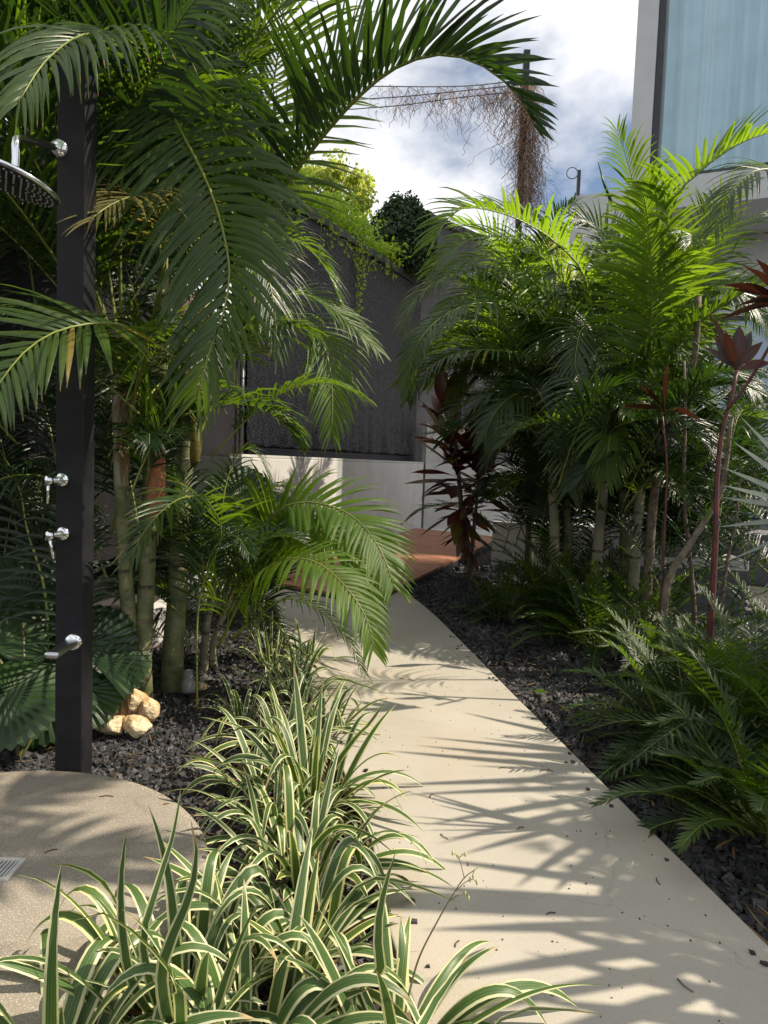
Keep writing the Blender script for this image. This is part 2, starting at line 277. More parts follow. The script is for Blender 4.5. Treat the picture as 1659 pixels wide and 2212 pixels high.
def catmull(pts, n):
    p = np.asarray(pts, float); p = np.vstack([2*p[0]-p[1], p, 2*p[-1]-p[-2]])
    out = []; m = len(p)-3
    for u in np.linspace(0, m, n*4+1):
        i = min(int(u), m-1); t = u-i; a, b, c, d = p[i:i+4]
        out.append(.5*((2*b)+(-a+c)*t+(2*a-5*b+4*c-d)*t*t+(-a+3*b-3*c+d)*t**3))
    out = np.array(out); s = np.concatenate([[0], np.cumsum(np.linalg.norm(np.diff(out, axis=0), axis=1))])
    q = np.linspace(0, s[-1], n+1)
    return np.stack([np.interp(q, s, out[:, k]) for k in range(3)], 1)
def tube(path, rad, k=6, cap=True):
    path = np.asarray(path, float); n = len(path); rad = np.broadcast_to(rad, (n,))
    T = nrm(np.gradient(path, axis=0)); ref = np.array([0.31, .17, .93]); 
    if abs(T.mean(0)@ref) > .85*np.linalg.norm(T.mean(0)): ref = np.array([.9, .3, .1])
    A = nrm(np.cross(T, ref)); B = np.cross(T, A); an = np.arange(k)*2*math.pi/k
    V = path[:, None] + rad[:, None, None]*(A[:, None]*np.cos(an)[None, :, None]+B[:, None]*np.sin(an)[None, :, None])
    i = np.arange(n-1)[:, None]*k; j = np.arange(k)[None]; j2 = (j+1) % k
    Fq = np.stack([i+j, i+j2, i+k+j2, i+k+j], -1).reshape(-1, 4)
    V = V.reshape(-1, 3); fs = [Fq]
    if cap: fs.append(np.array([list(range(k))[::-1], list(range((n-1)*k, n*k))]))
    return V, fs
def join(parts):
    V = []; F4 = {}; o = 0
    for v, fs in parts:
        V.append(v)
        for f in (fs if isinstance(fs, list) else [fs]):
            f = np.asarray(f); F4.setdefault(f.shape[1], []).append(f+o)
        o += len(v)
    return np.vstack(V), [np.vstack(x) for x in F4.values()]
def box(c, s, rz=0., top=1.):
    c = np.array(c, float); h = np.array(s, float)/2
    v = np.array([[x, y, z] for z in (-1, 1) for y in (-1, 1) for x in (-1, 1)])*h
    v[4:, :2] *= top
    ca, sa = math.cos(rz), math.sin(rz); v = np.stack([v[:, 0]*ca-v[:, 1]*sa, v[:, 0]*sa+v[:, 1]*ca, v[:, 2]], 1)+c
    return v, np.array([[0, 2, 3, 1], [4, 5, 7, 6], [0, 1, 5, 4], [2, 6, 7, 3], [0, 4, 6, 2], [1, 3, 7, 5]])
def bevel(o, w=.005, seg=2):
    m = o.modifiers.new('bevel', 'BEVEL'); m.width = w; m.segments = seg; m.limit_method = 'ANGLE'; m.angle_limit = .6; return o
def slab(poly, z0, z1):
    poly = np.asarray(poly, float); n = len(poly); V = np.vstack([np.c_[poly, np.full(n, z0)], np.c_[poly, np.full(n, z1)]])
    side = np.array([[i, (i+1) % n, n+(i+1) % n, n+i] for i in range(n)])
    return V, [side, np.array([list(range(n, 2*n))]), np.array([list(range(n))[::-1]])]
def lathe(prof, k=32, M4=None):
    prof = np.asarray(prof, float); an = np.arange(k)*2*math.pi/k
    V = np.stack([prof[:, None, 0]*np.cos(an), prof[:, None, 0]*np.sin(an), np.broadcast_to(prof[:, None, 1], (len(prof), k))], -1).reshape(-1, 3)
    i = np.arange(len(prof)-1)[:, None]*k; j = np.arange(k)[None]; j2 = (j+1) % k
    Fq = np.stack([i+j, i+j2, i+k+j2, i+k+j], -1).reshape(-1, 4)
    return V, Fq
def orient(V, c, z, x=None):
    z = nrm(np.array(z, float)); x = np.array([1, 0, 0.]) if x is None else np.array(x, float)
    if abs(x@z) > .95: x = np.array([0, 1., 0])
    x = nrm(x-(x@z)*z); y = np.cross(z, x)
    return V[:, :1]*x+V[:, 1:2]*y+V[:, 2:3]*z+np.array(c)

# ------------------------------------------------------------------ leaves
PROF = {
 'palm': lambda s: np.clip(np.minimum(1, (s+.08)*4.2)**.8*(1-s**2.6), .02, 1),
 'strap': lambda s: np.clip((.62+.38*np.minimum(1, s*3))*(1-s**3.2)**.9, .015, 1),
 'cord': lambda s: np.clip(np.where(s < .2, .14+.9*(s/.2)**2*.25, 0)+np.where(s >= .2, np.sin(np.pi*np.clip((s-.2)/.8, 0, 1)**.85)*.95+.28*(1-(s-.2)/.8), 0), .03, 1.1),
 'oval': lambda s: np.clip(np.sin(np.pi*s**.75), .03, 1),
}
def strips(base, d, side, Ln, w, droop=0., n=5, fold=.18, prof='palm', curl=0., rnd=None, twist=0., dpow=1.4):
    base = np.atleast_2d(base); K = len(base); d = nrm(np.broadcast_to(d, (K, 3)).astype(float)); side = np.broadcast_to(side, (K, 3))
    Ln = np.broadcast_to(Ln, (K,)).astype(float); w = np.broadcast_to(w, (K,)); droop = np.broadcast_to(droop, (K,)); curl = np.broadcast_to(curl, (K,)); twist = np.broadcast_to(twist, (K,))
    s = np.linspace(0, 1, n+1); C = [base.astype(float)]; D = [d]
    side0 = nrm(side-(side*d).sum(-1, keepdims=True)*d); nr0 = np.cross(side0, d)
    for i in range(n):
        sm = (s[i]+s[i+1])/2
        dd = nrm(d + np.array([0, 0, -1.])*(droop*sm**dpow*1.6)[:, None] + nr0*(curl*sm)[:, None])
        C.append(C[-1]+dd*(Ln/n)[:, None]); D.append(dd)
    C = np.stack(C, 1); D = np.stack(D, 1); D[:, :-1] = nrm(D[:, :-1]+D[:, 1:])
    sd = side0[:, None]-(side0[:, None]*D).sum(-1, keepdims=True)*D; sd = nrm(sd); nr = np.cross(sd, D)
    tw = twist[:, None]*s[None]; sd = sd*np.cos(tw)[..., None]+nr*np.sin(tw)[..., None]; nr = np.cross(sd, D)
    hw = (w[:, None]*.5*PROF[prof](s)[None])[..., None]
    Lf = C+sd*hw+nr*hw*fold*2; Rt = C-sd*hw+nr*hw*fold*2
    V = np.stack([Lf, C, Rt], 2).reshape(K, -1, 3)
    i = np.arange(n)[:, None]*3; j = np.arange(2)[None]
    f = np.stack([i+j, i+j+1, i+j+4, i+j+3], -1).reshape(-1, 4)
    uv = np.stack(np.broadcast_arrays(np.array([0, .5, 1.])[None], s[:, None]), -1).reshape(-1, 2)
    return V, f, uv
def pack(V, f, uv, rnd=None):
    K, m, _ = V.shape
    r = rng.random(K) if rnd is None else np.broadcast_to(rnd, (K,))
    return V.reshape(-1, 3), (f[None]+(np.arange(K)*m)[:, None, None]).reshape(-1, f.shape[1]), np.tile(uv, (K, 1)), np.repeat(r, m)
WS = .74
def frond(root, pts, Ln=.5, n=34, pet=.18, up=(0, 0, 1), vee=.55, droop=.5, mat='palm', indiv=False, w=.03, r0=.011, name='frond', a0=68, a1=24, jit=.06, seg=5, curl=0., rmat='rachis', label=None, lname='leaflet', twist=.25, lpow=1., tipmin=.35):
    if indiv and a0 == 68: a0, a1 = 78, 36
    w = w*(1.0 if indiv else WS); n = int(n*1.25) if WS < 1 and not indiv else n; droop = droop*1.3
    path = catmull(pts, 26)
    s = np.linspace(0, 1, len(path)); T = nrm(np.gradient(path, axis=0))
    V, fs = tube(path, r0*(1-.82*s), 5)
    fr = mesh_obj(name, V, fs, M[rmat], root)
    if label: fr['label'] = label
    t = np.linspace(pet, .995, n); t = np.concatenate([t, t+ .4*(1-pet)/n]); t = np.clip(t, 0, 1); sgn = np.concatenate([np.ones(n), -np.ones(n)])
    q = (t-pet)/(1-pet)
    B = np.stack([np.interp(t, s, path[:, k]) for k in range(3)], 1); TT = nrm(np.stack([np.interp(t, s, T[:, k]) for k in range(3)], 1))
    up = np.array(up, float); U = nrm(up-(TT@up)[:, None]*TT)
    # keep the frond plane continuous when the rachis turns over
    for k in range(1, n):
        for o_ in (0, n):
            if U[k+o_]@U[k-1+o_] < 0: U[k+o_] *= -1
    Sd = np.cross(TT, U)
    al = np.radians(a0+(a1-a0)*q**1.1)+rng.normal(0, jit, 2*n); ve = vee+rng.normal(0, jit*1.5, 2*n)
    d = np.cos(al)[:, None]*TT+np.sin(al)[:, None]*(sgn[:, None]*Sd*np.cos(ve)[:, None]+U*np.sin(ve)[:, None])
    ll = Ln*(np.minimum(1, .62+q*2.2))*(1-(1-tipmin)*np.clip((q-.45)/.55, 0, 1)**1.3)*(1+rng.normal(0, .05, 2*n))
    side = nrm(TT-(TT*d).sum(-1, keepdims=True)*d)*sgn[:, None]
    V, f, uv = strips(B, d, side, ll, w*(.55+.45*np.minimum(1, ll/Ln)), droop*(1+rng.normal(0, .22, 2*n)), seg, .2, 'palm', curl, twist=twist*rng.normal(0, 1, 2*n))
    r = np.clip(rng.normal(.45, .16)+rng.normal(0, .10, 2*n), 0, .97); r[rng.random(2*n) < .012] = 1
    if indiv:
        for k in range(2*n):
            mesh_obj(lname, V[k], f, M[mat], fr, uv, np.full(V.shape[1], r[k]), origin=B[k])
    else:
        v, ff, u, rr = pack(V, f, uv, r)
        mesh_obj('foliage', v, ff, M[mat], fr, u, rr)
    return fr

def curve_leaf(pts, w, n=9, prof='strap', side=None, fold=.15):
    """one blade that follows given points"""
    C = catmull(pts, n); s = np.linspace(0, 1, n+1); T = nrm(np.gradient(C, axis=0))
    sd = nrm(np.cross(T, np.array([0, 0, 1.]) if side is None else np.cross(side, T.mean(0)))) 
    if side is not None: sv = np.array(side, float); sd = nrm(sv-(T@sv)[:, None]*T)
    nr = np.cross(sd, T); hw = (w/2*PROF[prof](s))[:, None]
    V = np.stack([C+sd*hw+nr*hw*fold*2, C, C-sd*hw+nr*hw*fold*2], 1).reshape(-1, 3)
    i = np.arange(n)[:, None]*3; j = np.arange(2)[None]; f = np.stack([i+j, i+j+1, i+j+4, i+j+3], -1).reshape(-1, 4)
    uv = np.stack(np.broadcast_arrays(np.array([0, .5, 1.])[None], s[:, None]), -1).reshape(-1, 2)
    return V, f, uv

# ================================================================== SETTING
v, f = box((0, 60, -.33), (400, 400, .5)); prop(mesh_obj('ground', v, f, M['soil'], smooth=False), kind='structure')
PATH = [(1.75, -.6), (1.42, .6), (1.111, 1.889), (.933, 3.02), (.777, 4.022), (.62, 5.1), (.50, 5.9), (.40, 6.45), (.31, 6.85), (.234, 7.178), (.15, 7.6), (-.3, 8.4), (-1.02, 8.35), (-1.55, 7.45),
        (-1.30, 7.0), (-.988, 6.528), (-.74, 5.4), (-.56, 4.6), (-.387, 3.893), (-.18, 3.1), (-.007, 2.402), (.05, 1.928), (.11, 1.64), (.17, 1.1), (.2, .3), (.2, -.6)]
v, f = slab(PATH, -.12, 0); bevel(prop(mesh_obj('path', v, f, M['path'], smooth=False), kind='structure'), .006)
# thin edging strip along the left side of the path
eL = catmull([(x-.012, y, -.012) for x, y in PATH[15:]], 40)
tt = nrm(np.gradient(eL, axis=0)); nn = np.stack([-tt[:, 1], tt[:, 0], 0*tt[:, 0]], 1)
v = np.concatenate([eL+nn*-.006+[0, 0, -.09], eL+nn*-.006, eL+nn*.006, eL+nn*.006+[0, 0, -.09]]); m_ = len(eL); i = np.arange(m_-1)
f = np.concatenate([np.stack([i+a*m_, i+1+a*m_, i+1+b*m_, i+b*m_], 1) for a, b in ((0, 1), (1, 2), (2, 3))])
prop(mesh_obj('path_edging', v, f, M['rust'], smooth=False), kind='structure')
v, f = slab([(.75, 13.42), (1.95, 12.5), (2.3, 11.5), (9, 9), (14, 14), (12, 24), (0, 24), (-.2, 15)], -.1, -.004)
prop(mesh_obj('terrace_floor', v, f, M['floor'], smooth=False), kind='structure')

# ------------------------------------------------------------------ deck
deck = thing('timber_deck', (.2, 9, 0), 'low reddish timber deck of narrow boards between white wall and dark pebbles', 'deck')
du = np.array([.79, -.613]); dv = np.array([.613, .79]); w_ = .093
k = 0; vv = 4.976
while vv < 11.15:
    ul = (-5.16+(-5.754+5.16)*min(1, (vv-4.976)/.674)) if vv < 5.65 else -5.735-.39*(vv-5.65)
    ul2 = (-5.16+(-5.754+5.16)*min(1, (vv+w_-4.976)/.674)) if vv+w_ < 5.65 else -5.735-.39*(vv+w_-5.65)
    ur = -3.98-.330*(vv-4.976); ur2 = -3.98-.330*(vv+w_-4.976)
    g = .0035; a = vv+g; b = vv+w_-g
    q = [du*ul+dv*a, du*ur+dv*a, du*ur2+dv*b, du*ul2+dv*b]; z = .05+random.uniform(-.0012, .0012)
    v, f = slab(q, z-.028, z); o = mesh_obj('plank', v, f, M['deck'], deck, smooth=False)
    vv += w_; k += 1
def wall_strip(a, b, z0, z1, th):
    a = np.array(a, float); b = np.array(b, float); d = nrm(b-a); n = np.array([-d[1], d[0]])*th
    return slab([a, b, b+n, a+n], z0, z1)
A_ = du*-4.02+dv*4.99; B_ = du*-6.02+dv*11.1; C_ = du*-5.14+dv*4.99
parts = [wall_strip(B_, A_, -.08, .02, .03), wall_strip(A_, C_, -.002, .02, .03)]
for i in range(9):
    vv = 5.3+i*.65; ur = -4.05-.330*(vv-4.976); ul = ur-1.1; parts.append(wall_strip(du*ur+dv*vv, du*ul+dv*vv, -.08 if vv > 7 else .001, .02, .05))
v, f = join(parts); mesh_obj('bearer_frame', v, f, M['darkmetal'], deck, smooth=False)

# ------------------------------------------------------------------ walls
ww = thing('garden_wall', (-1.08, 8, 0), 'low off-white rendered wall with palm shadows behind the timber deck', 'wall')
WA = np.array([-1.40, 6.93]); WB = np.array([.757, 14.2])
v, f = wall_strip(WA, WB, -.1, 1.30, .14); o = mesh_obj('wall_body', v, f, M['render_white'], ww, smooth=False); bevel(o, .01)
v, f = slab([WA+[-.003, -.003], WB+[.004, 0], (.62, 14.85), (-2.1, 10.0), (-2.0, 8.6)], 1.303, 1.33); mesh_obj('coping', v, f, M['render_white'], ww, smooth=False)
v, f = wall_strip((-2.2, 7.6), WA+[-.005, .01], -.1, 1.298, .14); mesh_obj('return_wall', v, f, M['render_white'], ww, smooth=False)

def screen(a, b, z0, z1, nx, nz, scal, root, name='mesh_screen', sag=.02, mat='mesh'):
    a = np.array(a, float); b = np.array(b, float); d = nrm(b-a); n = np.array([d[1], -d[0]]); Lw = np.linalg.norm(b-a)
    u = np.linspace(0, 1, nx+1); zz = z0+(z1-z0)*np.linspace(0, 1, nz+1)**1.8
    U_, Z_ = np.meshgrid(u, zz)
    low = np.exp(-(Z_-z0)/.55); ph = U_*Lw
    disp = sag*np.sin(ph*1.7+Z_*.8)*.8+low*(.07*np.abs(np.sin(ph*scal+np.sin(ph*2.3)))**.7+.03*np.sin(ph*scal*2.7+1)) + .006*np.sin(Z_*22+ph*3)
    Zb = Z_+np.where(Z_ == z0, .05*np.abs(np.sin(ph*scal)), 0)
    V = np.stack([a[0]+d[0]*ph+n[0]*disp, a[1]+d[1]*ph+n[1]*disp, Zb], -1).reshape(-1, 3)
    i = np.arange(nz)[:, None]*(nx+1); j = np.arange(nx)[None]; f = np.stack([i+j, i+j+1, i+j+nx+2, i+j+nx+1], -1).reshape(-1, 4)
    return mesh_obj(name, V, f, M[mat], root)
BA = np.array([-1.93, 9.44]); BB = np.array([.491, 14.668]); bd = nrm(BB-BA); bn = np.array([bd[1], -bd[0]])
bw = thing('screened_wall', (BA[0], BA[1], 0), 'tall black wall covered in glittering shade mesh under dark coping tiles', 'wall')
v, f = wall_strip(BA, BB, 0, 4.86, .2); mesh_obj('wall_body', v, f, M['black'], bw, smooth=False)
screen(BA+bn*.06, BB+bn*.06, 1.45, 4.84, 260, 40, 7.5, bw)
v, f = wall_strip(BA+bn*.12, BB+bn*.12, 1.333, 1.44, .12); mesh_obj('base_rail', v, f, M['black'], bw, smooth=False)
Lw = np.linalg.norm(BB-BA); nT = 16
tile = None
for i in range(nT):
    c = BA+bd*(i+.5)*Lw/nT+np.array([-bd[1], bd[0]])*.08
    if tile is None:
        v, f = box((c[0], c[1], 4.93), (Lw/nT-.012, .36, .12), math.atan2(bd[1], bd[0])); tile = mesh_obj('coping_tile', v, f, M['blackcoping'], bw, smooth=False, origin=np.array([c[0], c[1], 4.93])); bevel(tile, .008)
    else:
        o = tile.copy(); COL.objects.link(o); o.location = (c[0]-BA[0], c[1]-BA[1], 4.93+random.uniform(-.004, .004))
# left, lower screened wall; deep shade is put into its mesh colour
LA = np.array([-3.55, 2.2]); LB = np.array([-1.95, 9.40])
lw = thing('screened_wall', (LA[0], LA[1], 0), 'lower black mesh-covered wall in deep shade behind the shower post', 'wall')
v, f = wall_strip(LA, LB, -.1, 2.75, .2); mesh_obj('wall_body', v, f, M['black'], lw, smooth=False)
screen(LA+nrm(np.array([LB[1]-LA[1], LA[0]-LB[0]]))*.06, LB+nrm(np.array([LB[1]-LA[1], LA[0]-LB[0]]))*.06, .3, 2.73, 200, 24, 6, lw, mat='mesh_shaded')
ld = nrm(LB-LA); Ll = np.linalg.norm(LB-LA); tile = None
for i in range(18):
    c = LA+ld*(i+.5)*Ll/18+np.array([-ld[1], ld[0]])*.08
    if tile is None:
        v, f = box((c[0], c[1], 2.82), (Ll/18-.012, .36, .12), math.atan2(ld[1], ld[0])); tile = mesh_obj('coping_tile', v, f, M['blackcoping'], lw, smooth=False, origin=np.array([c[0], c[1], 2.82])); bevel(tile, .008)
    else:
        o = tile.copy(); COL.objects.link(o); o.location = (c[0]-LA[0], c[1]-LA[1], 2.82)
# corner pole with ties
pl = thing('screen_pole', (-1.86, 9.12, 1.3), 'slim dark pole with black cable ties where the two mesh screens meet', 'pole')
v, f = tube([(-1.86, 9.12, 1.31), (-1.86, 9.12, 2.6)], .028, 12); mesh_obj('pole', v, f, M['darkmetal'], pl)
for z in (1.5, 1.75, 1.95, 2.1, 2.3, 2.45):
    v, f = lathe([(.030, -.006), (.034, 0), (.030, .006)], 12); mesh_obj('cable_tie', v+np.array([-1.86, 9.12, z]), f, M['black'], pl)
# grey wall beyond the black corner, and its pale pier
gw = thing('far_wall', (.6, 14.8, 0), 'tall grey rendered wall with dark coping beyond the black mesh wall corner', 'wall')
v, f = wall_strip((.60, 14.82), (4.2, 18.6), 0, 6.25, .25); mesh_obj('wall_body', v, f, M['greywall'], gw, smooth=False)
gd = nrm(np.array([3.6, 3.78])); tile = None
for i in range(9):
    c = np.array([.60, 14.82])+gd*(i+.5)*.58+np.array([-gd[1], gd[0]])*.1
    if tile is None:
        v, f = box((c[0], c[1], 6.32), (.565, .42, .13), math.atan2(gd[1], gd[0])); tile = mesh_obj('coping_tile', v, f, M['blackcoping'], gw, smooth=False, origin=np.array([c[0], c[1], 6.32])); bevel(tile, .008)
    else:
        o = tile.copy(); COL.objects.link(o); o.location = (c[0]-.6, c[1]-14.8, 6.32)
pw = thing('garden_wall', (1.2, 14.4, 0), 'pale rendered wall segment rising behind the red-leaved cordyline', 'wall')
v, f = wall_strip((.80, 14.23), (3.6, 14.9), -.1, 1.32, .15); mesh_obj('wall_body', v, f, M['render_white'], pw, smooth=False)
v, f = box((.95, 14.55, 1.05), (.36, .3, 2.15), .2); mesh_obj('pier', v, f, M['render_white'], pw, smooth=False)
# planter block at the end of the deck and the raised terrace
pb = thing('planter_block', (1.47, 9.54, 0), 'square pale grey planter block at the right end of the deck', 'planter')
v, f = slab([(1.468, 9.543), (2.75, 9.16), (3.3, 10.9), (2.05, 11.3)], -.1, .56); bevel(mesh_obj('block', v, f, M['render_white'], pb, smooth=False), .012)
gp = thing('glass_panel', (2.0, 9.6, .56), 'clear frameless glass balustrade panel standing on the planter block', 'glass panel')
v, f = wall_strip((2.02, 9.62), (3.6, 9.12), .563, 1.45, .012); mesh_obj('pane', v, f, M['glass'], gp, smooth=False)
for x, y in ((2.3, 9.53), (3.3, 9.21)):
    v, f = box((x, y, .60), (.06, .05, .08), -.3); mesh_obj('clamp', v, f, M['chrome_b'], gp, smooth=False)
# low curved white kerb behind the fan palm
kp = [(-3.3, 2.6), (-2.5, 2.95), (-1.95, 3.42), (-1.66, 3.95), (-1.56, 4.6), (-1.6, 5.6), (-1.62, 6.9)]
c_ = catmull([(x, y, 0) for x, y in kp], 30)[:, :2]; tt = nrm(np.gradient(c_, axis=0)); nn = np.stack([-tt[:, 1], tt[:, 0]], 1)
poly = np.vstack([c_, (c_+nn*.12)[::-1]]); n_ = len(c_)
V = np.vstack([np.c_[c_, np.full(n_, -.1)], np.c_[c_, np.full(n_, .18)], np.c_[c_+nn*.12, np.full(n_, .18)], np.c_[c_+nn*.12, np.full(n_, -.1)]]); i = np.arange(n_-1)
f = np.concatenate([np.stack([i+a*n_, i+1+a*n_, i+1+b*n_, i+b*n_], 1) for a, b in ((0, 1), (1, 2), (2, 3))])
prop(mesh_obj('garden_kerb', V, f, M['render_white'], smooth=False), 'low curved off-white kerb half hidden behind the fan palm leaves', 'kerb')

# ------------------------------------------------------------------ building on the right
BO = np.array([3.74, 10.85]); be = nrm(np.array([.903, -.43])); bi = np.array([-be[1], be[0]])
if bi[1] < 0: bi = -bi
brz = math.atan2(be[1], be[0])
bld = thing('apartment_building', (BO[0], BO[1], 0), 'pale rendered modern building with a tall curtained window above the palms', 'building')
def lb(x0, x1, y0, y1, z0, z1):
    q = [BO+be*x+bi*y for x, y in ((x0, y0), (x1, y0), (x1, y1), (x0, y1))]; return slab(q, z0, z1)
def bpart(name, spec, mat, par=bld, sm=False):
    v, f = join([lb(*s) for s in spec]); return mesh_obj(name, v, f, M[mat], par, smooth=sm)
XR = 2.45; TOP = 14.5
bpart('facade', [(-.29, 0, 0, .3, 5.16, TOP), (0, XR, 0, .3, 5.16, 5.60), (0, XR, 0, .3, 9.6, TOP), (-.29, 0, .3, 9, 5.16, TOP), (XR-.25, XR, .3, 9, 5.16, TOP), (0, XR-.25, 8.7, 9, 5.16, TOP), (0, XR-.25, .3, 8.7, TOP-.3, TOP)], 'render_shade')
bpart('floor_slab', [(0, XR-.25, .3, 8.7, 5.163, 5.4)], 'render_shade')
bpart('parapet', [(-1.12, -.30, .02, .32, 4.62, 5.52), (-1.12, -.82, .325, 6, 4.62, 5.52)], 'render_shade')
bpart('balcony_slab', [(-.815, -.3, .33, 6, 4.65, 4.9)], 'render_shade')
win = bpart('window_frame', [(.0, .09, .04, .14, 5.603, 9.6), (.09, XR, .04, .14, 5.603, 5.66), (.09, XR, .04, .14, 9.5, 9.6)], 'frame')
bpart('pane', [(.09, XR, .085, .095, 5.66, 9.5)], 'glass', win)
nx = 520; xs = np.linspace(.095, XR-.3, nx); yy = .19+.048*np.sin(xs*26+1.9*np.sin(xs*5))+.006*np.sin(xs*61+2*np.sin(xs*9))+.002*np.sin(xs*120)
zs = np.array([5.62, 6.4, 7.2, 8.2, 9.58]); V = []
for z in zs:
    x2 = xs+.012*math.sin(z*3); p = BO[None]+be[None]*x2[:, None]+bi[None]*(yy*(1-.12*(z-5.6)/4)+.02)[:, None]; V.append(np.c_[p, np.full(nx, z)])
V = np.vstack(V); i = np.arange(4)[:, None]*nx; j = np.arange(nx-1)[None]; f = np.stack([i+j, i+j+1, i+j+nx+1, i+j+nx], -1).reshape(-1, 4)
mesh_obj('curtain', V, f, M['curtain'], bld, np.zeros((len(V), 2)), np.full(len(V), .5))
# ground floor, set back
bpart('ground_floor_wall', [(-.2, .9, 1.4, 1.6, 0, 5.15), (.9, 5.2, 1.6, 1.8, 3.9, 5.15)], 'render_shade')
for k in range(4):
    d_ = bpart('sliding_door', [(.92+k*1.05, .97+k*1.05, 1.63, 1.69, .56, 3.88), (1.90+k*1.05, 1.95+k*1.05, 1.63, 1.69, .56, 3.88), (.97+k*1.05, 1.90+k*1.05, 1.63, 1.69, .56, .62), (.97+k*1.05, 1.90+k*1.05, 1.63, 1.69, 3.8, 3.88)], 'frame')
    bpart('door_panel', [(.971+k*1.05, 1.899+k*1.05, 1.65, 1.67, .621, 3.799)], 'paleblue', d_)
tr = thing('raised_terrace', (4, 11, 0), 'raised terrace slab darkened to stand for shade in front of the ground floor doors', 'terrace')
v, f = join([lb(-1.2, 6, -1.2, 1.38, -.1, .55)]); mesh_obj('slab', v, f, M['greywall'], tr, smooth=False)  # dark grey render stands in for shade on the terrace
# thin post with ring on the parapet
q = P(1248, 424, 11.6); rp_ = thing('railing_post', q, 'slim black post with a small wire ring on the balcony parapet', 'post')
v, f = box((q[0], q[1], q[2]+.16), (.05, .05, .5)); mesh_obj('post', v, f, M['darkmetal'], rp_, smooth=False)
a = np.linspace(0, 2*math.pi, 25); c = P(1236, 374, 11.6); v, f = tube(np.stack([c[0]+.09*np.cos(a), np.full(25, c[1]), c[2]+.09*np.sin(a)], 1), .007, 6, False); mesh_obj('ring', v, f, M['darkmetal'], rp_)

# sofa on the terrace
sb = P(1330, 1100, 10.4); sb[2] = .56
sf = thing('outdoor_sofa', sb, 'grey outdoor sofa with wooden back rail seen between the palm stems', 'sofa')
rz = -.15
def sbox(name, dx, dy, z0, sx, sy, sz, mat, bev=.02):
    c = sb+np.array([dx*math.cos(rz)-dy*math.sin(rz), dx*math.sin(rz)+dy*math.cos(rz), z0+sz/2]); v, f = box(c, (sx, sy, sz), rz); o = mesh_obj(name, v, f, M[mat], sf, smooth=True); bevel(o, bev, 3); return o
sbox('back_rail', 0, -.42, .50, 1.7, .05, .10, 'wood', .006); sbox('base_rail', 0, -.42, .18, 1.7, .05, .08, 'wood', .006)
for x in (-.82, .82):
    for y in (-.42, .38): sbox('leg', x, y, 0, .07, .07, .60 if y < 0 else .4, 'wood', .006)
for x in (-.42, .42): sbox('back_cushion', x, -.26, .36, .8, .2, .5, 'cushion', .06); sbox('seat_cushion', x, .08, .26, .8, .62, .17, 'cushion', .05)
# concrete block with two round studs
q = G(1480, 1335, GZ); cb = thing('concrete_bench', (q[0], q[1]+.3, 0), 'dark concrete block with pale top and two round steel studs behind the stems', 'bench')
v, f = box((q[0], q[1]+.3, .16), (1.15, .5, .5), -.12); mesh_obj('block', v, f, M['blockgrey'], cb, smooth=False)
v, f = box((q[0], q[1]+.3, .46), (1.17, .52, .1), -.12); bevel(mesh_obj('top', v, f, M['render_white'], cb, smooth=False), .01)
for yy_ in (1247, 1282):
    # studs on the front face
    nrmv = np.array([math.sin(-.12)*1., -math.cos(-.12), 0]); c0 = np.array([q[0], q[1]+.3, 0])+nrmv*.25; r = cF+(1507-829.5)/FP*cR+(1106-yy_)/FP*cU; hit = CAM+r*(((c0-CAM)@nrmv)/(r@nrmv))
    v, f = lathe([(.0001, .02), (.035, .02), (.04, .012), (.04, -.01)], 20); mesh_obj('stud', orient(v, hit, nrmv), f, M['chrome_b'], cb)

# ------------------------------------------------------------------ shower
sp = thing('shower_post', (-1.235, 2.83, 0), 'dark square outdoor shower post with chrome fittings at the edge of the round pad', 'shower post')
v, f = box((-1.235, 2.832, 1.42), (.108, .108, 2.9), 0.0); bevel(mesh_obj('post', v, f, M['black'], sp, smooth=False), .004)
FY = 2.832-.054
def chrome_tap(px, py, tilt):
    c = P(px, py, 2.80); c[1] = FY
    v, f = lathe([(.0001, .016), (.024, .016), (.027, .010), (.0275, 0)], 28); k = mesh_obj('valve_rose', orient(v, c, (0, -1, 0)), f, M['chrome'], sp)
    c2 = c+np.array([-.004, -.016, 0]); ax = nrm(np.array([-.30, -1, -.05])); v, f = lathe([(.014, 0), (.014, .045), (.019, .047), (.0195, .07), (.017, .074), (.0001, .074)], 24); mesh_obj('valve_knob', orient(v, c2, ax), f, M['chrome'], k)
    c3 = c2+ax*.062; dn = nrm(np.array([math.sin(tilt), -.05, -math.cos(tilt)])); v, f = tube([c3-dn*.012, c3+dn*.035, c3+dn*.088], .0062, 12); mesh_obj('lever', v, f, M['chrome'], k)
chrome_tap(141, 1036, 0.0); chrome_tap(139, 1152, .22)
c = P(152, 1390, 2.80); c[1] = FY
v, f = lathe([(.0001, .012), (.028, .012), (.034, .006), (.035, 0)], 30); k = mesh_obj('spout_rose', orient(v, c, (0, -1, 0)), f, M['chrome'], sp)
tipc = P(110, 1416, 2.56); ax = nrm(tipc-c); Ls = np.linalg.norm(tipc-c)
an = np.linspace(0, 2*math.pi, 24, endpoint=False); pr = np.stack([np.sign(np.cos(an))*np.abs(np.cos(an))**.5*.026, np.sign(np.sin(an))*np.abs(np.sin(an))**.8*.0125], 1)
V = np.vstack([np.c_[pr, np.full(24, z)] for z in (0, Ls*.5, Ls-.006)]+[np.c_[pr*.93, np.full(24, Ls)]]); i = np.arange(3)[:, None]*24; j = np.arange(24)[None]; f = np.stack([i+j, i+(j+1) % 24, i+24+(j+1) % 24, i+24+j], -1).reshape(-1, 4)
mesh_obj('spout', orient(V, c, ax, (1, 0, .0)), [f, np.array([list(range(72, 96))])], M['chrome_b'], k)
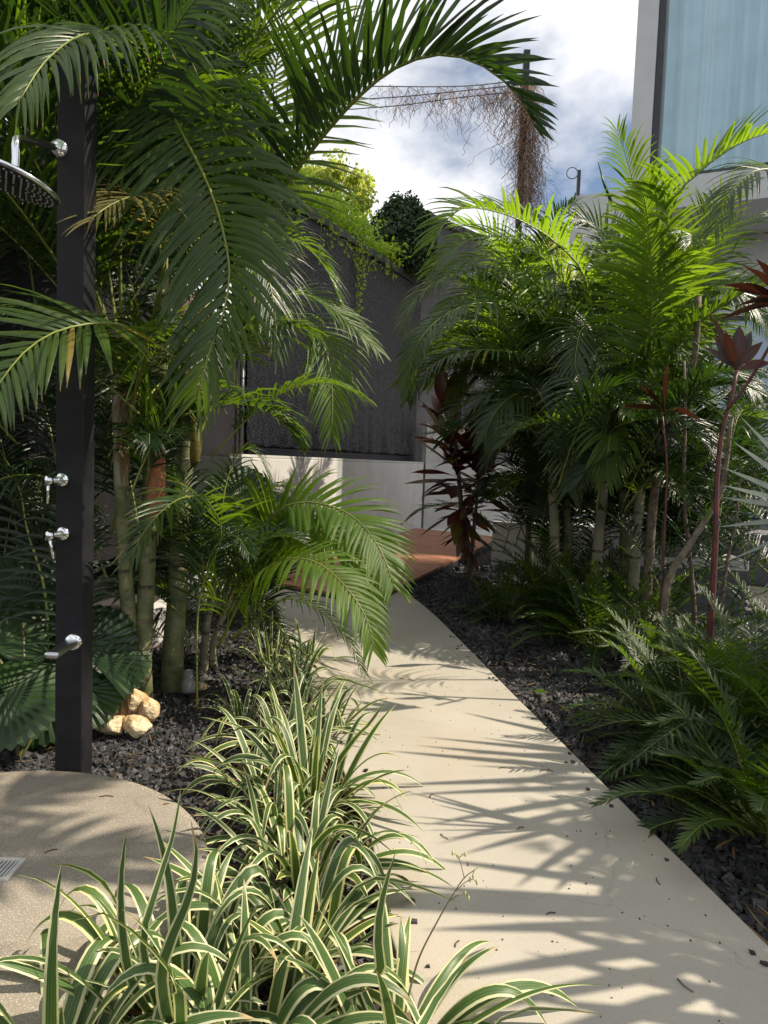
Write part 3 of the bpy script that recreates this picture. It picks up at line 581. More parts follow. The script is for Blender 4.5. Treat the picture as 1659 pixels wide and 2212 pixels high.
# arm and head
c = P(155, 347, 2.80); c[1] = FY
v, f = lathe([(.0001, .02), (.018, .02), (.032, .012), (.036, 0)], 30); arm = mesh_obj('arm_rose', orient(v, c, (0, -1, 0)), f, M['chrome'], sp)
e1 = P(52, 305, 2.38); hc = P(32, 392, 2.30)
e1 = np.array([hc[0]+.004, hc[1], P(32, 298, 2.30)[2]])
v, f = tube(catmull([c, c+(e1-c)*.45, c+(e1-c)*.86, e1+np.array([0, 0, -.012]), e1+np.array([0, 0, -.075]), hc+np.array([0, 0, .03])], 26), .0125, 14); mesh_obj('arm', v, f, M['chrome'], arm)
v, f = lathe([(.0001, .034), (.02, .034), (.024, .016), (.137, .008), (.144, 0), (.140, -.006), (.133, -.008)], 56)
tl = nrm(np.array([.30, .12, 1.])); hd = mesh_obj('shower_head', orient(v, hc, tl), f, M['chrome'], arm)
v, f = lathe([(.133, -.0085), (.131, -.010), (.0001, -.010)], 56); mesh_obj('nozzle_plate', orient(v, hc, tl), f, M['darkmetal'], hd)
nz_ = [np.array([rr*math.cos(a), rr*math.sin(a), -.012]) for rr, kk in ((.025, 6), (.045, 12), (.065, 18), (.085, 24), (.105, 30), (.122, 34)) for a in np.arange(kk)*2*math.pi/kk]
ps = []
for c_n in nz_: v, f = box((0, 0, 0), (.005, .005, .006)); ps.append((v+c_n, f))
v, f = join(ps); prop(mesh_obj('nozzles', orient(v, hc, tl), f, M['chrome_b'], hd), kind='stuff')
# round pad and drain
pad = thing('shower_pad', (-1.26, 1.96, 0), 'round raised aggregate concrete pad at the foot of the shower post', 'pad')
v, f = lathe([(.0001, .03), (.72, .03), (.755, .028), (.765, .018), (.765, -.1)], 96); mesh_obj('slab', v+np.array([-1.26, 1.99, 0]), f, M['pad'], pad)
dr = G(-4, 1878, .031); dn_ = thing('floor_drain', dr, 'small square steel drain grate set in the round pad', 'drain')
ps = [box((dr[0], dr[1]+s_*.050, .033), (.114, .014, .006)) for s_ in (-1, 1)]+[box((dr[0]+s_*.050, dr[1], .0331), (.014, .086, .006)) for s_ in (-1, 1)]
v, f = join(ps); mesh_obj('frame', v, f, M['drain'], dn_, smooth=False)
v, f = box((dr[0], dr[1], .0305), (.09, .09, .002)); mesh_obj('well', v, f, M['darkmetal'], dn_, smooth=False)
for k in range(7):
    v, f = box((dr[0]-.036+k*.012, dr[1], .0335), (.0065, .086, .004)); mesh_obj('bar', v, f, M['drain'], dn_, smooth=False)

# ------------------------------------------------------------------ rocks
def rock(c, s, seed, label, rz=0, group=None, mat='limestone', name='limestone_rock'):
    import bmesh
    from mathutils import noise
    bm = bmesh.new(); bmesh.ops.create_icosphere(bm, subdivisions=4, radius=1)
    rr = np.random.default_rng(seed); cuts = nrm(rr.normal(size=(14, 3))); dd = rr.uniform(.50, .88, 14)
    for v in bm.verts:
        p = np.array(v.co)
        for n_, d_ in zip(cuts, dd):
            h = p@n_
            if h > d_: p = p-n_*(h-d_)*.92
        p = p*(1+.05*noise.noise(Vector(p*3+seed))+.035*noise.noise(Vector(p*9+seed)))
        v.co = p*np.array(s)
    V = np.array([v.co[:] for v in bm.verts]); F_ = np.array([[v.index for v in f.verts] for f in bm.faces]); bm.free()
    ca, sa = math.cos(rz), math.sin(rz); V = np.stack([V[:, 0]*ca-V[:, 1]*sa, V[:, 0]*sa+V[:, 1]*ca, V[:, 2]], 1)
    return prop(mesh_obj(name, V+np.array(c), F_, M[mat], origin=np.array(c, float)), label, 'rock', group)
c = G(232, 1600, GZ); rock(c+[0, .05, .055], (.082, .07, .065), 3, 'broad yellow limestone rock, leftmost of the four beside the shower post', .3)
c = G(282, 1602, GZ); rock(c+[0, .05, .05], (.088, .065, .056), 5, 'yellow limestone rock in front, lowest of the pile of four', -.2)
c = G(272, 1585, GZ); rock(c+[0, .12, .115], (.075, .065, .085), 8, 'tallest yellow limestone rock, at the top of the pile of four', .6)
c = G(303, 1585, GZ); rock(c+[0, .10, .075], (.066, .06, .072), 11, 'yellow limestone rock on the right of the pile of four', 1.1)
c = G(432, 1490, GZ); rock(c+[0, 0, .02], (.05, .04, .03), 15, 'small pale stone beside the garden spotlight', .2)
# garden spotlight
c = G(408, 1512, GZ); sg = thing('garden_spotlight', c, 'small grey garden spotlight lying at the foot of the thick palm stem', 'spotlight')
v, f = lathe([(.0001, .0), (.036, 0), (.040, .02), (.040, .06), (.030, .08), (.028, .13), (.0001, .135)], 20); mesh_obj('housing', orient(v, c+[0, 0, .035], nrm(np.array([-.15, .35, .9]))), f, M['pvc'], sg)
v, f = tube([c+[-.01, .05, .14], c+[-.05, .09, .05], c+[-.06, .1, -.02]], .012, 8); mesh_obj('stake', v, f, M['black'], sg)

# ------------------------------------------------------------------ gravel
def inpoly(x, y, poly):
    r = np.zeros(len(x), bool); n = len(poly)
    for i in range(n):
        x1, y1 = poly[i]; x2, y2 = poly[(i+1) % n]
        cnd = ((y1 > y) != (y2 > y)) & (x < (x2-x1)*(y-y1)/(y2-y1+1e-12)+x1); r ^= cnd
    return r
def gravel(name, xr, yr, n, smin, smax, flat, label_kind='stuff', excl=()):
    x = rng.uniform(*xr, n); y = rng.uniform(*yr, n)
    vis = np.abs(x) < .60*y+.25; keep = vis & ~inpoly(x, y, PATH) & ((x+1.26)**2+(y-1.99)**2 > .775**2)
    for e in excl: keep &= ~inpoly(x, y, e)
    x = x[keep]; y = y[keep]; n = len(x)
    V0, F0 = box((0, 0, 0), (1, 1, 1)); s = (smin+(smax*1.25-smin)*rng.beta(1.6, 3.2, (n, 1, 1)))*(1+.07*np.maximum(y-3, 0))[:, None, None]
    V = V0[None]*(1+rng.normal(0, .28, (n, 8, 1)))+rng.normal(0, .14, (n, 8, 3)); V = V*s*np.array([1.2, .9, flat])
    q = rng.normal(size=(n, 4))*np.array([1, .35, .35, 1]); q /= np.linalg.norm(q, axis=1, keepdims=True); w_q, xq, yq, zq = q.T
    R = np.array([[1-2*(yq**2+zq**2), 2*(xq*yq-zq*w_q), 2*(xq*zq+yq*w_q)], [2*(xq*yq+zq*w_q), 1-2*(xq**2+zq**2), 2*(yq*zq-xq*w_q)], [2*(xq*zq-yq*w_q), 2*(yq*zq+xq*w_q), 1-2*(xq**2+yq**2)]]).transpose(2, 0, 1)
    V = np.einsum('nij,nkj->nki', R, V)
    bumpy = .015*np.sin(x*5.1)*np.sin(y*4.3)
    V += np.stack([x, y, GZ-.018+bumpy+rng.uniform(0, .016, n)], 1)[:, None]
    F_ = (F0[None]+(np.arange(n)*8)[:, None, None]).reshape(-1, 4)
    prop(mesh_obj(name, V.reshape(-1, 3), F_, M['gravel'], None, np.zeros((n*8, 2)), np.repeat(np.clip(rng.beta(2, 3, n), 0, 1), 8), smooth=False), kind='stuff')
DK = [tuple(du*-5.1+dv*4.976), tuple(du*-3.98+dv*4.976), tuple(du*-6.0+dv*11.1), tuple(du*-7.9+dv*11.1)]
gravel('gravel_bed', (-3.0, .2), (.9, 3.6), 42000, .011, .025, .7)
gravel('gravel_bed', (-1.7, -.3), (3.6, 6.8), 12000, .018, .032, .7, excl=[DK])
gravel('gravel_bed', (.2, 3.2), (1.3, 4.5), 30000, .014, .028, .6, excl=[DK])
gravel('gravel_bed', (.1, 4.0), (4.5, 9.6), 24000, .020, .036, .5, excl=[DK])
# pine needles and leaf litter on the beds
def litter(name, n, xr, yr, l0, l1, w, mat, z=GZ+.015, clear=True):
    x = rng.uniform(*xr, n); y = rng.uniform(*yr, n)
    if clear: k_ = ~inpoly(x, y, PATH) & ((x+1.26)**2+(y-1.99)**2 > .79**2); x = x[k_]; y = y[k_]; n = len(x)
    a = rng.uniform(0, 2*math.pi, n); d = np.stack([np.cos(a), np.sin(a), rng.normal(.05, .15, n)], 1)
    V, f, uv = strips(np.stack([x, y, np.full(n, z)+rng.uniform(0, .012, n)], 1), d, np.stack([-np.sin(a), np.cos(a), rng.normal(0, .4, n)], 1), rng.uniform(l0, l1, n), w, .1, 3, .1, 'palm', rng.normal(0, .3, n))
    v, ff, u, r = pack(V, f, uv); prop(mesh_obj(name, v, ff, M[mat], None, u, r), kind='stuff')
litter('leaf_litter', 1500, (-2.2, .2), (1.2, 4.5), .04, .11, .003, 'dry'); litter('leaf_litter', 420, (.5, 2.8), (1.6, 5.0), .06, .16, .010, 'dry')

# ================================================================== PALMS
def trunk(root, pts, r0, r1, mat='trunk', rings=9, name='trunk', flare=1.35, k=14, n=60):
    path = catmull(pts, n); s = np.linspace(0, 1, n+1); rad = r0+(r1-r0)*s; rad = rad*(1+(flare-1)*np.exp(-s*9))
    per = rings; ph = (s*per+.3*np.sin(s*9)) % 1; ringm = (ph < .10); rad = rad*(1+.05*np.exp(-((ph-.07)/.06)**2))
    V, fs = tube(path, rad, k); mi = np.concatenate([np.repeat(ringm[:-1].astype(int), k), [0, 0]])
    return mesh_obj(name, V, fs, None, root, mats=[M[mat], M['ring']], midx=mi)
def FP_(pts): return [P(*p) for p in pts]
def dropz(p, z=GZ-.03): p = np.array(p, float); p[2] = z; return p
def rfrond(root, base, az, el, length, Ln, droopF=.9, n=26, mat='palm', w=.028, indiv=False, pet=.2, r0=.008, vee=.5, dr=.45, name='frond', seg=4, a0=66):
    """an arching frond: starts at base, leaves at azimuth az and elevation el, bends over with gravity"""
    d = np.array([math.cos(az)*math.cos(el), math.sin(az)*math.cos(el), math.sin(el)]); p = np.array(base, float); pts = [p]
    for i in range(5):
        p = p+d*length/5; pts.append(p); d = nrm(d+np.array([0, 0, -1.])*droopF*.2*(i+1)*.6)
    return frond(root, pts, Ln, n, pet, (0, 0, 1), vee, dr, mat, indiv, w, r0, name=name, seg=seg, a0=a0)
GP = 'areca palms along the path'
# --- left palms
b1 = G(312, 1528, GZ); lp = thing('areca_palm', b1, 'tallest areca palm with forked ringed stems right of the shower post', 'palm', GP)
trunk(lp, [b1+[0, 0, -.05], P(308, 1440, 3.72), P(312, 1340, 3.74), P(318, 1230, 3.76), P(322, 1120, 3.78), P(326, 1000, 3.8), P(330, 860, 3.82)], .048, .037, rings=13, flare=1.15)
trunk(lp, [P(300, 1455, 3.74), P(285, 1390, 3.72), P(274, 1280, 3.70), P(266, 1160, 3.68), P(262, 1050, 3.66)], .042, .034, rings=6, flare=1)
v, f = tube(catmull([P(262, 1052, 3.66), P(260, 960, 3.66), P(256, 880, 3.66), P(252, 800, 3.66)], 12), [.036]*4+[.034]*5+[.026]*4, 12); mesh_obj('crown_shaft', v, f, M['trunk_pale'], lp)
v, f = tube(catmull([P(330, 1120, 3.6), P(338, 1060, 3.62), P(345, 960, 3.62)], 8), [.02, .04, .045, .045, .043, .04, .035, .03, .02], 10); mesh_obj('dry_sheath', v, f, M['sheath_red'], lp)
v, f = tube(catmull([P(330, 862, 3.82), P(345, 760, 3.84), P(352, 640, 3.84), P(350, 540, 3.82)], 12), [.05]*4+[.044]*5+[.03]*4, 12); mesh_obj('crown_shaft', v, f, M['sheath'], lp)
def LF(pts, ground=False, **k):
    q = FP_(pts)
    return frond(lp, ([dropz(q[0])]+q) if ground else q, **k)
LF([(352, 600, 3.8), (330, 400, 3.72), (322, 240, 3.55), (345, 200, 3.35), (400, 300, 3.1), (450, 400, 2.98), (482, 500, 2.88), (496, 595, 2.8), (480, 685, 2.74), (450, 765, 2.72), (425, 860, 2.76)], Ln=.56, n=56, pet=.30, vee=.25, droop=.5, w=.034, indiv=True, r0=.014, up=(-.3, -1, .5))
LF([(262, 1010, 3.64), (290, 860, 3.4), (318, 740, 3.1), (275, 706, 2.85), (225, 698, 2.72), (170, 703, 2.63), (117, 718, 2.56), (67, 748, 2.5), (30, 785, 2.45), (-10, 840, 2.4), (-50, 900, 2.35)], Ln=.42, n=44, pet=.26, vee=.12, droop=.24, w=.030, indiv=True, up=(-.1, -1, .45))
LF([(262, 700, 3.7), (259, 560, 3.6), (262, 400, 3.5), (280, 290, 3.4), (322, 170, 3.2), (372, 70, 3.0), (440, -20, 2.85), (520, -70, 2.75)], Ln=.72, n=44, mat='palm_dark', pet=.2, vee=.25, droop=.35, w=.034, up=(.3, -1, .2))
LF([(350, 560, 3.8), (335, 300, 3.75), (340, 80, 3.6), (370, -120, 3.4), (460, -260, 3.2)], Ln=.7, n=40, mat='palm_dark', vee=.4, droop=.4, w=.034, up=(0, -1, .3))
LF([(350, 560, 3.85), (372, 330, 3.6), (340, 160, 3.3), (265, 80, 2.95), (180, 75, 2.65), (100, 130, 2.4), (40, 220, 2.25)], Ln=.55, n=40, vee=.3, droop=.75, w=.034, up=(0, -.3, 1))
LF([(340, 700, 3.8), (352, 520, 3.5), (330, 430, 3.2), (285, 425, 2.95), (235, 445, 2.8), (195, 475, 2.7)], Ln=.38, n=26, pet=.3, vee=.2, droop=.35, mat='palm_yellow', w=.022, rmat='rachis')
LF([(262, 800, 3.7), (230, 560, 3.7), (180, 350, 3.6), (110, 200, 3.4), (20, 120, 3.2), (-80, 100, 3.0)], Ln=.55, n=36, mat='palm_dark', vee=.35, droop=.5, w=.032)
LF([(350, 560, 3.85), (400, 300, 3.9), (450, 120, 3.8), (520, 0, 3.6), (600, -60, 3.4)], Ln=.6, n=36, vee=.4, droop=.4, w=.032, up=(0, -1, .4))
LF([(260, 900, 3.68), (300, 760, 3.5), (350, 690, 3.3), (395, 690, 3.15), (430, 740, 3.05), (440, 820, 3.0)], Ln=.34, n=28, vee=.35, droop=.6, w=.024, mat='palm_dark')
LF(ground=True, pts=[(430, 1300, 3.75), (478, 1160, 3.6), (450, 1085, 3.4), (415, 1072, 3.2), (382, 1080, 3.05), (345, 1108, 2.92), (310, 1150, 2.84), (285, 1200, 2.8)], Ln=.34, n=34, pet=.28, vee=.3, droop=.35, w=.026, up=(0, -.6, 1), r0=.007)
LF(ground=True, pts=[(155, 1300, 3.4), (150, 1150, 3.4), (135, 1070, 3.3), (110, 1035, 3.15), (60, 1025, 3.05), (0, 1035, 2.95), (-60, 1070, 2.9)], Ln=.30, n=24, pet=.2, vee=.3, droop=.5, w=.03, mat='palm_dark')
LF(ground=True, pts=[(100, 1300, 3.5), (60, 1150, 3.6), (40, 1050, 3.6), (-10, 960, 3.5), (-80, 900, 3.4)], Ln=.32, n=22, vee=.3, droop=.5, w=.03, mat='palm_dark')
for i in range(17):
    az = math.radians([95, 140, 180, 215, 240, 80, 100, 120, 160, 130, 200, 85, 250, 110, 110, 150, 230][i]); base = P(350, 560+rng.uniform(-30, 60), 3.85) if i % 2 else P(254, 780, 3.68)
    rfrond(lp, base, az, math.radians(rng.uniform(45, 78)), rng.uniform(1.7, 2.3), rng.uniform(.5, .66), 1.0, 36, 'palm_dark' if i % 3 == 0 else 'palm', .032, dr=.5, a0=62)
for i in range(16):      # upper crown of the tallest stem, above the picture's left half
    rfrond(lp, P(rng.uniform(120, 430), rng.uniform(330, 520), rng.uniform(3.9, 4.6)), math.radians(rng.uniform(80, 280)), math.radians(rng.uniform(55, 86)), rng.uniform(1.8, 2.6), rng.uniform(.5, .66), 1.0, 38, ['palm', 'palm_dark', 'palm_dark'][i % 3], .034, dr=.4)
for i in range(16):
    rfrond(lp, P(rng.uniform(60, 420), rng.uniform(420, 700), rng.uniform(4.2, 5.2)), math.radians(rng.uniform(60, 300)), math.radians(rng.uniform(30, 80)), rng.uniform(1.3, 2.0), rng.uniform(.4, .55), 1.0, 36, ['palm', 'palm_dark', 'palm_dark'][i % 3], .03, dr=.5)
for i in range(11):
    x0 = rng.uniform(215, 470); rfrond(lp, P(x0, rng.uniform(820, 1120), rng.uniform(3.3, 3.75)), rng.uniform(0, 6.28), math.radians(rng.uniform(20, 75)), rng.uniform(.6, 1.0), rng.uniform(.24, .36), 1.1, 28, ['palm', 'palm_dark', 'palm'][i % 3], .024, dr=.6, r0=.006)
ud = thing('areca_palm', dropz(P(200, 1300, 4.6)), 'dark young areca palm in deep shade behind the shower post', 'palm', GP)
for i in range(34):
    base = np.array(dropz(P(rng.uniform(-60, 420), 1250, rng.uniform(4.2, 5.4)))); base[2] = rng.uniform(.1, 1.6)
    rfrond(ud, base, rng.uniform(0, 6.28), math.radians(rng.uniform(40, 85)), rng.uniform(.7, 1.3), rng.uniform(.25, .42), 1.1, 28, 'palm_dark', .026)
for pts in ([(330, 860, 3.8), (300, 800, 3.6), (275, 840, 3.5), (265, 930, 3.5), (268, 1020, 3.5)], [(350, 640, 3.8), (400, 620, 3.6), (415, 700, 3.5), (405, 800, 3.5)]): LF(pts, Ln=.2, n=22, pet=.25, vee=.1, droop=1.2, mat='dry', w=.014, rmat='twig', r0=.006, a0=45, a1=18)
# --- second left palm: thick dark stem behind
b2 = G(372, 1490, GZ); p2 = thing('areca_palm', b2, 'areca palm with one thick olive ringed stem behind the forked stems', 'palm', GP)
trunk(p2, [b2+[0, 0, -.05], P(374, 1400, 4.05), P(382, 1300, 4.08), P(388, 1180, 4.1), P(395, 1060, 4.15), P(405, 940, 4.2)], .062, .046, rings=11, flare=1.15)
v, f = tube(catmull([P(405, 942, 4.2), P(415, 860, 4.2), P(428, 760, 4.2), P(440, 640, 4.25)], 12), [.062]*4+[.055]*5+[.035]*4, 12); mesh_obj('crown_shaft', v, f, M['sheath'], p2)
v, f = tube(catmull([P(418, 1010, 4.1), P(424, 950, 4.08), P(420, 900, 4.1)], 6), [.015, .028, .034, .034, .03, .022, .01], 10); mesh_obj('fruit_sheath', v, f, M['palm_yellow'], p2, np.zeros((70, 2)), np.full(70, .9))
def F2(pts, **k): return frond(p2, FP_(pts), **k)
F2([(440, 700, 4.2), (520, 560, 3.9), (600, 427, 3.55), (650, 355, 3.35), (703, 287, 3.2), (755, 228, 3.05), (806, 180, 2.95), (845, 152, 2.88), (886, 131, 2.82), (953, 117, 2.75), (1019, 130, 2.7), (1079, 166, 2.68), (1130, 220, 2.68), (1155, 270, 2.7)], Ln=.62, n=72, pet=.12, vee=.95, droop=.18, w=.030, indiv=True, r0=.018, up=(-.45, -.5, 1), a0=66, a1=30, tipmin=.16, mat='palm_dark')
F2([(440, 640, 4.25), (500, 480, 4.3), (555, 320, 4.3), (592, 170, 4.2), (608, 60, 4.1), (620, -60, 3.9), (670, -170, 3.7)], Ln=.72, n=44, vee=.2, droop=.3, w=.034, up=(.3, -1, .2))
F2([(440, 640, 4.25), (450, 440, 4.2), (480, 260, 4.0), (540, 110, 3.8), (620, 0, 3.6), (720, -70, 3.4)], Ln=.66, n=44, vee=.3, droop=.25, w=.034, up=(-.3, -1, .5))
F2([(435, 900, 4.2), (520, 720, 4.3), (600, 645, 4.4), (650, 636, 4.4), (700, 655, 4.4), (755, 698, 4.35), (815, 756, 4.3)], Ln=.36, n=40, pet=.25, vee=.25, droop=.4, mat='palm_bright', w=.024, indiv=False, up=(0, -.4, 1))
F2([(425, 950, 4.2), (500, 790, 4.3), (600, 708, 4.4), (670, 706, 4.4), (706, 766, 4.3), (718, 850, 4.25), (716, 935, 4.2)], Ln=.42, n=40, pet=.3, vee=.2, droop=.5, mat='palm_bright', w=.024, up=(0, -.6, 1))
F2([(450, 820, 4.3), (520, 620, 4.4), (590, 530, 4.5), (645, 525, 4.5), (700, 575, 4.5), (735, 650, 4.5)], Ln=.42, n=36, vee=.4, droop=.5, w=.026)
F2([(430, 700, 4.2), (470, 560, 4.0), (520, 520, 3.8), (565, 560, 3.7), (590, 650, 3.65), (600, 760, 3.65)], Ln=.4, n=34, vee=.3, droop=.6, w=.028)
for i in range(14):
    az = math.radians([100, 125, 140, 150, 180, 240, 220, 95, 250, 200, 120, 230, 105, 160][i]); rfrond(p2, P(420, 600, 4.25), az, math.radians(rng.uniform(50, 82)), rng.uniform(1.9, 2.6), rng.uniform(.5, .66), 1.0, 38, ['palm', 'palm', 'palm_dark'][i % 3], .03)
# --- third left palm: young clump arching over the path
b3 = G(440, 1445, GZ); p3 = thing('areca_palm', b3, 'young areca palm arching bright fronds low over the path', 'palm', GP)
trunk(p3, [b3+[0, 0, -.05], P(442, 1390, 4.42), P(452, 1320, 4.4), P(470, 1240, 4.4)], .026, .02, 'trunk_pale', 5)
trunk(p3, [b3+[.06, .03, -.05], P(462, 1390, 4.5), P(490, 1310, 4.5), P(520, 1240, 4.5)], .022, .016, 'trunk_pale', 5)
def F3(pts, **k): return frond(p3, FP_(pts), **k)
F3([(480, 1330, 4.4), (545, 1180, 4.35), (600, 1105, 4.3), (650, 1086, 4.25), (700, 1090, 4.2), (752, 1110, 4.1), (795, 1148, 4.0), (828, 1200, 3.92), (850, 1262, 3.86)], Ln=.42, n=46, pet=.25, vee=.12, droop=.3, mat='palm_bright', w=.034, indiv=True, up=(.2, -.7, 1), r0=.010)
F3([(470, 1400, 4.1), (540, 1262, 3.95), (597, 1216, 3.86), (640, 1206, 3.78), (690, 1218, 3.7), (735, 1255, 3.62), (772, 1300, 3.56), (797, 1350, 3.52), (806, 1400, 3.5)], Ln=.36, n=42, pet=.2, vee=.25, droop=.45, mat='palm_bright', w=.028, indiv=True, up=(.2, -.5, 1), r0=.009)
F3([(520, 1420, 3.95), (555, 1340, 3.85), (610, 1296, 3.75), (660, 1303, 3.68), (705, 1330, 3.62), (752, 1382, 3.56), (787, 1452, 3.5)], Ln=.17, n=32, pet=.2, vee=.35, droop=.5, mat='palm', w=.014, r0=.006)
F3([(500, 1380, 4.0), (560, 1330, 3.85), (600, 1350, 3.75), (630, 1400, 3.7), (650, 1460, 3.68), (690, 1500, 3.62)], Ln=.15, n=28, vee=.35, droop=.5, w=.013, mat='palm_dark')
F3([(490, 1330, 4.35), (560, 1200, 4.3), (620, 1150, 4.2), (690, 1150, 4.1), (750, 1190, 4.05), (790, 1250, 4.0), (810, 1310, 3.95)], Ln=.36, n=40, pet=.25, vee=.15, droop=.35, mat='palm_bright', w=.036, up=(.2, -.7, 1))
F3([(480, 1330, 4.4), (520, 1150, 4.5), (560, 1070, 4.6), (620, 1050, 4.6), (690, 1085, 4.6), (735, 1130, 4.6)], Ln=.3, n=34, vee=.2, droop=.5, w=.022, mat='palm')
F3([(470, 1330, 4.5), (480, 1100, 4.6), (500, 1010, 4.7), (525, 970, 4.7), (560, 985, 4.7), (585, 1040, 4.7)], Ln=.26, n=30, vee=.3, droop=.5, w=.02, mat='palm')
for i in range(34):
    x0 = rng.uniform(395, 570); y0 = rng.uniform(1230, 1420); az = rng.uniform(0, 2*math.pi); az = az if math.cos(az) < .5 or y0 < 1300 else az+math.pi
    rfrond(p3, P(x0, y0, rng.uniform(3.9, 4.9)), az, math.radians(rng.uniform(30, 80)), rng.uniform(.5, 1.0), rng.uniform(.16, .30), 1.1, 22, ['palm_dark', 'palm_dark', 'palm'][i % 3], .020, r0=.005, seg=4)
spk = curve_leaf([P(575, 1230, 4.4), P(590, 1150, 4.4), P(607, 1060, 4.4)], .03, 6, 'palm', (1, 0, 0)); mesh_obj('spear_leaf', spk[0], spk[1], M['palm_bright'], p3, spk[2], np.full(len(spk[0]), .5))
# --- right palms
RB = []
def stemline(x, ytop, ybot, d, x2=None): return [dropz(P(x if x2 is None else x2, ybot, d)), P(x if x2 is None else x2, ybot, d), P(x, (ytop+ybot)/2, d), P(x, ytop, d)]
r1b = dropz(P(1200, 1160, 6.4)); r1 = thing('areca_palm', r1b, 'leftmost areca palm of the right clump, arching over the red cordyline', 'palm', GP)
trunk(r1, stemline(1194, 960, 1160, 6.4, 1198), .05, .036, 'trunk_pale', 7); trunk(r1, stemline(1222, 960, 1160, 6.7, 1228), .042, .03, 'trunk', 11)
r2b = dropz(P(1295, 1160, 6.1)); r2 = thing('areca_palm', r2b, 'middle areca palm of the right clump with drooping pale-lit fronds', 'palm', GP)
trunk(r2, stemline(1302, 1000, 1160, 6.1, 1293), .052, .036, 'trunk_pale', 7); v, f = tube(catmull([P(1302, 1005, 6.1), P(1300, 940, 6.1), P(1296, 860, 6.1)], 8), np.linspace(.042, .022, 9), 10); mesh_obj('crown_shaft', v, f, M['sheath'], r2)
r3b = dropz(P(1378, 1150, 5.8)); r3 = thing('areca_palm', r3b, 'rightmost areca palm of the right clump, with upright fronds before the facade', 'palm', GP)
trunk(r3, stemline(1382, 1005, 1150, 5.8, 1375), .05, .036, 'trunk_pale', 7); v, f = tube(catmull([P(1382, 1010, 5.8), P(1385, 940, 5.8), P(1392, 870, 5.8)], 8), np.linspace(.04, .022, 9), 10); mesh_obj('crown_shaft', v, f, M['sheath'], r3)
trunk(r3, stemline(1345, 900, 1180, 6.3, 1350), .045, .036, 'trunk', 12)
def R_(root, pts, **k): return frond(root, FP_(pts), **k)
R_(r2, [(1300, 960, 6.1), (1290, 790, 6.2), (1265, 604, 6.1), (1200, 524, 6.0), (1130, 479, 5.85), (1070, 457, 5.75), (1005, 449, 5.65), (965, 474, 5.6), (935, 520, 5.6)], Ln=.62, n=56, pet=.28, vee=.5, droop=.35, w=.036, indiv=True, up=(0, -.4, 1), mat='palm_bright', r0=.014)
R_(r2, [(1290, 950, 6.2), (1272, 790, 6.25), (1240, 660, 6.2), (1190, 575, 6.1), (1120, 522, 6.0), (1040, 512, 5.9), (970, 540, 5.8), (925, 590, 5.75)], Ln=.45, n=46, pet=.22, vee=.4, droop=.4, w=.032, mat='palm_bright', up=(.2, -.5, 1))
R_(r1, [(1222, 960, 6.6), (1220, 800, 6.4), (1180, 704, 6.1), (1110, 665, 5.8), (1030, 655, 5.6), (955, 684, 5.5), (900, 745, 5.4), (882, 820, 5.4)], Ln=.46, n=48, pet=.16, vee=.3, droop=.55, w=.03, up=(0, -.4, 1), indiv=True)
R_(r1, [(1210, 970, 6.5), (1190, 850, 6.3), (1140, 778, 6.0), (1070, 756, 5.8), (985, 764, 5.7), (920, 800, 5.6), (888, 858, 5.6)], Ln=.44, n=44, pet=.14, vee=.3, droop=.5, w=.03, up=(0, -.4, 1), indiv=True)
R_(r1, [(1220, 900, 6.6), (1200, 720, 6.5), (1130, 620, 6.2), (1040, 590, 6.0), (955, 602, 5.8), (895, 649, 5.7), (868, 714, 5.6)], Ln=.42, n=44, pet=.16, vee=.35, droop=.5, w=.03, up=(0, -.4, 1), mat='palm')
R_(r1, [(1200, 960, 6.4), (1180, 900, 6.2), (1140, 860, 6.0), (1080, 850, 5.9), (1020, 880, 5.8), (985, 930, 5.8)], Ln=.36, n=36, pet=.14, vee=.3, droop=.5, w=.028, mat='palm_dark')
R_(r2, [(1296, 880, 6.1), (1300, 760, 6.0), (1280, 705, 5.85), (1256, 712, 5.7), (1247, 745, 5.6), (1242, 790, 5.55), (1258, 830, 5.5)], Ln=.38, n=34, pet=.35, vee=.12, droop=.35, w=.026, up=(0, -1, .3))
R_(r2, [(1300, 900, 6.1), (1325, 820, 5.95), (1300, 790, 5.7), (1268, 835, 5.5), (1250, 890, 5.42), (1240, 950, 5.38), (1234, 1010, 5.38), (1228, 1060, 5.4)], Ln=.46, n=46, pet=.24, vee=.12, droop=.45, w=.028, up=(0, -1, .4), indiv=True)
R_(r3, [(1392, 900, 5.8), (1405, 740, 5.75), (1408, 620, 5.6), (1404, 540, 5.5), (1398, 470, 5.4), (1388, 405, 5.25)], Ln=.62, n=54, pet=.14, vee=.15, droop=.3, w=.030, up=(-.1, -1, .1), a0=70, a1=28, indiv=True, mat='palm_bright')
R_(r3, [(1395, 880, 5.8), (1425, 640, 5.7), (1457, 440, 5.4), (1506, 377, 5.15), (1565, 330, 5.0), (1620, 300, 4.85), (1680, 285, 4.7), (1760, 300, 4.6)], Ln=.58, n=54, pet=.25, vee=.5, droop=.22, w=.034, up=(-.2, -.5, 1), indiv=True, mat='palm_bright')
R_(r3, [(1385, 950, 5.8), (1420, 830, 5.6), (1485, 722, 5.3), (1554, 664, 5.05), (1625, 625, 4.85), (1720, 600, 4.7)], Ln=.40, n=44, pet=.14, vee=.5, droop=.2, w=.034, up=(-.2, -.5, 1), mat='palm')
R_(r3, [(1385, 920, 5.9), (1450, 760, 6.0), (1500, 600, 6.0), (1530, 480, 5.9), (1560, 420, 5.7), (1610, 400, 5.5)], Ln=.5, n=40, vee=.3, droop=.3, w=.032, mat='palm', up=(0, -1, .3))
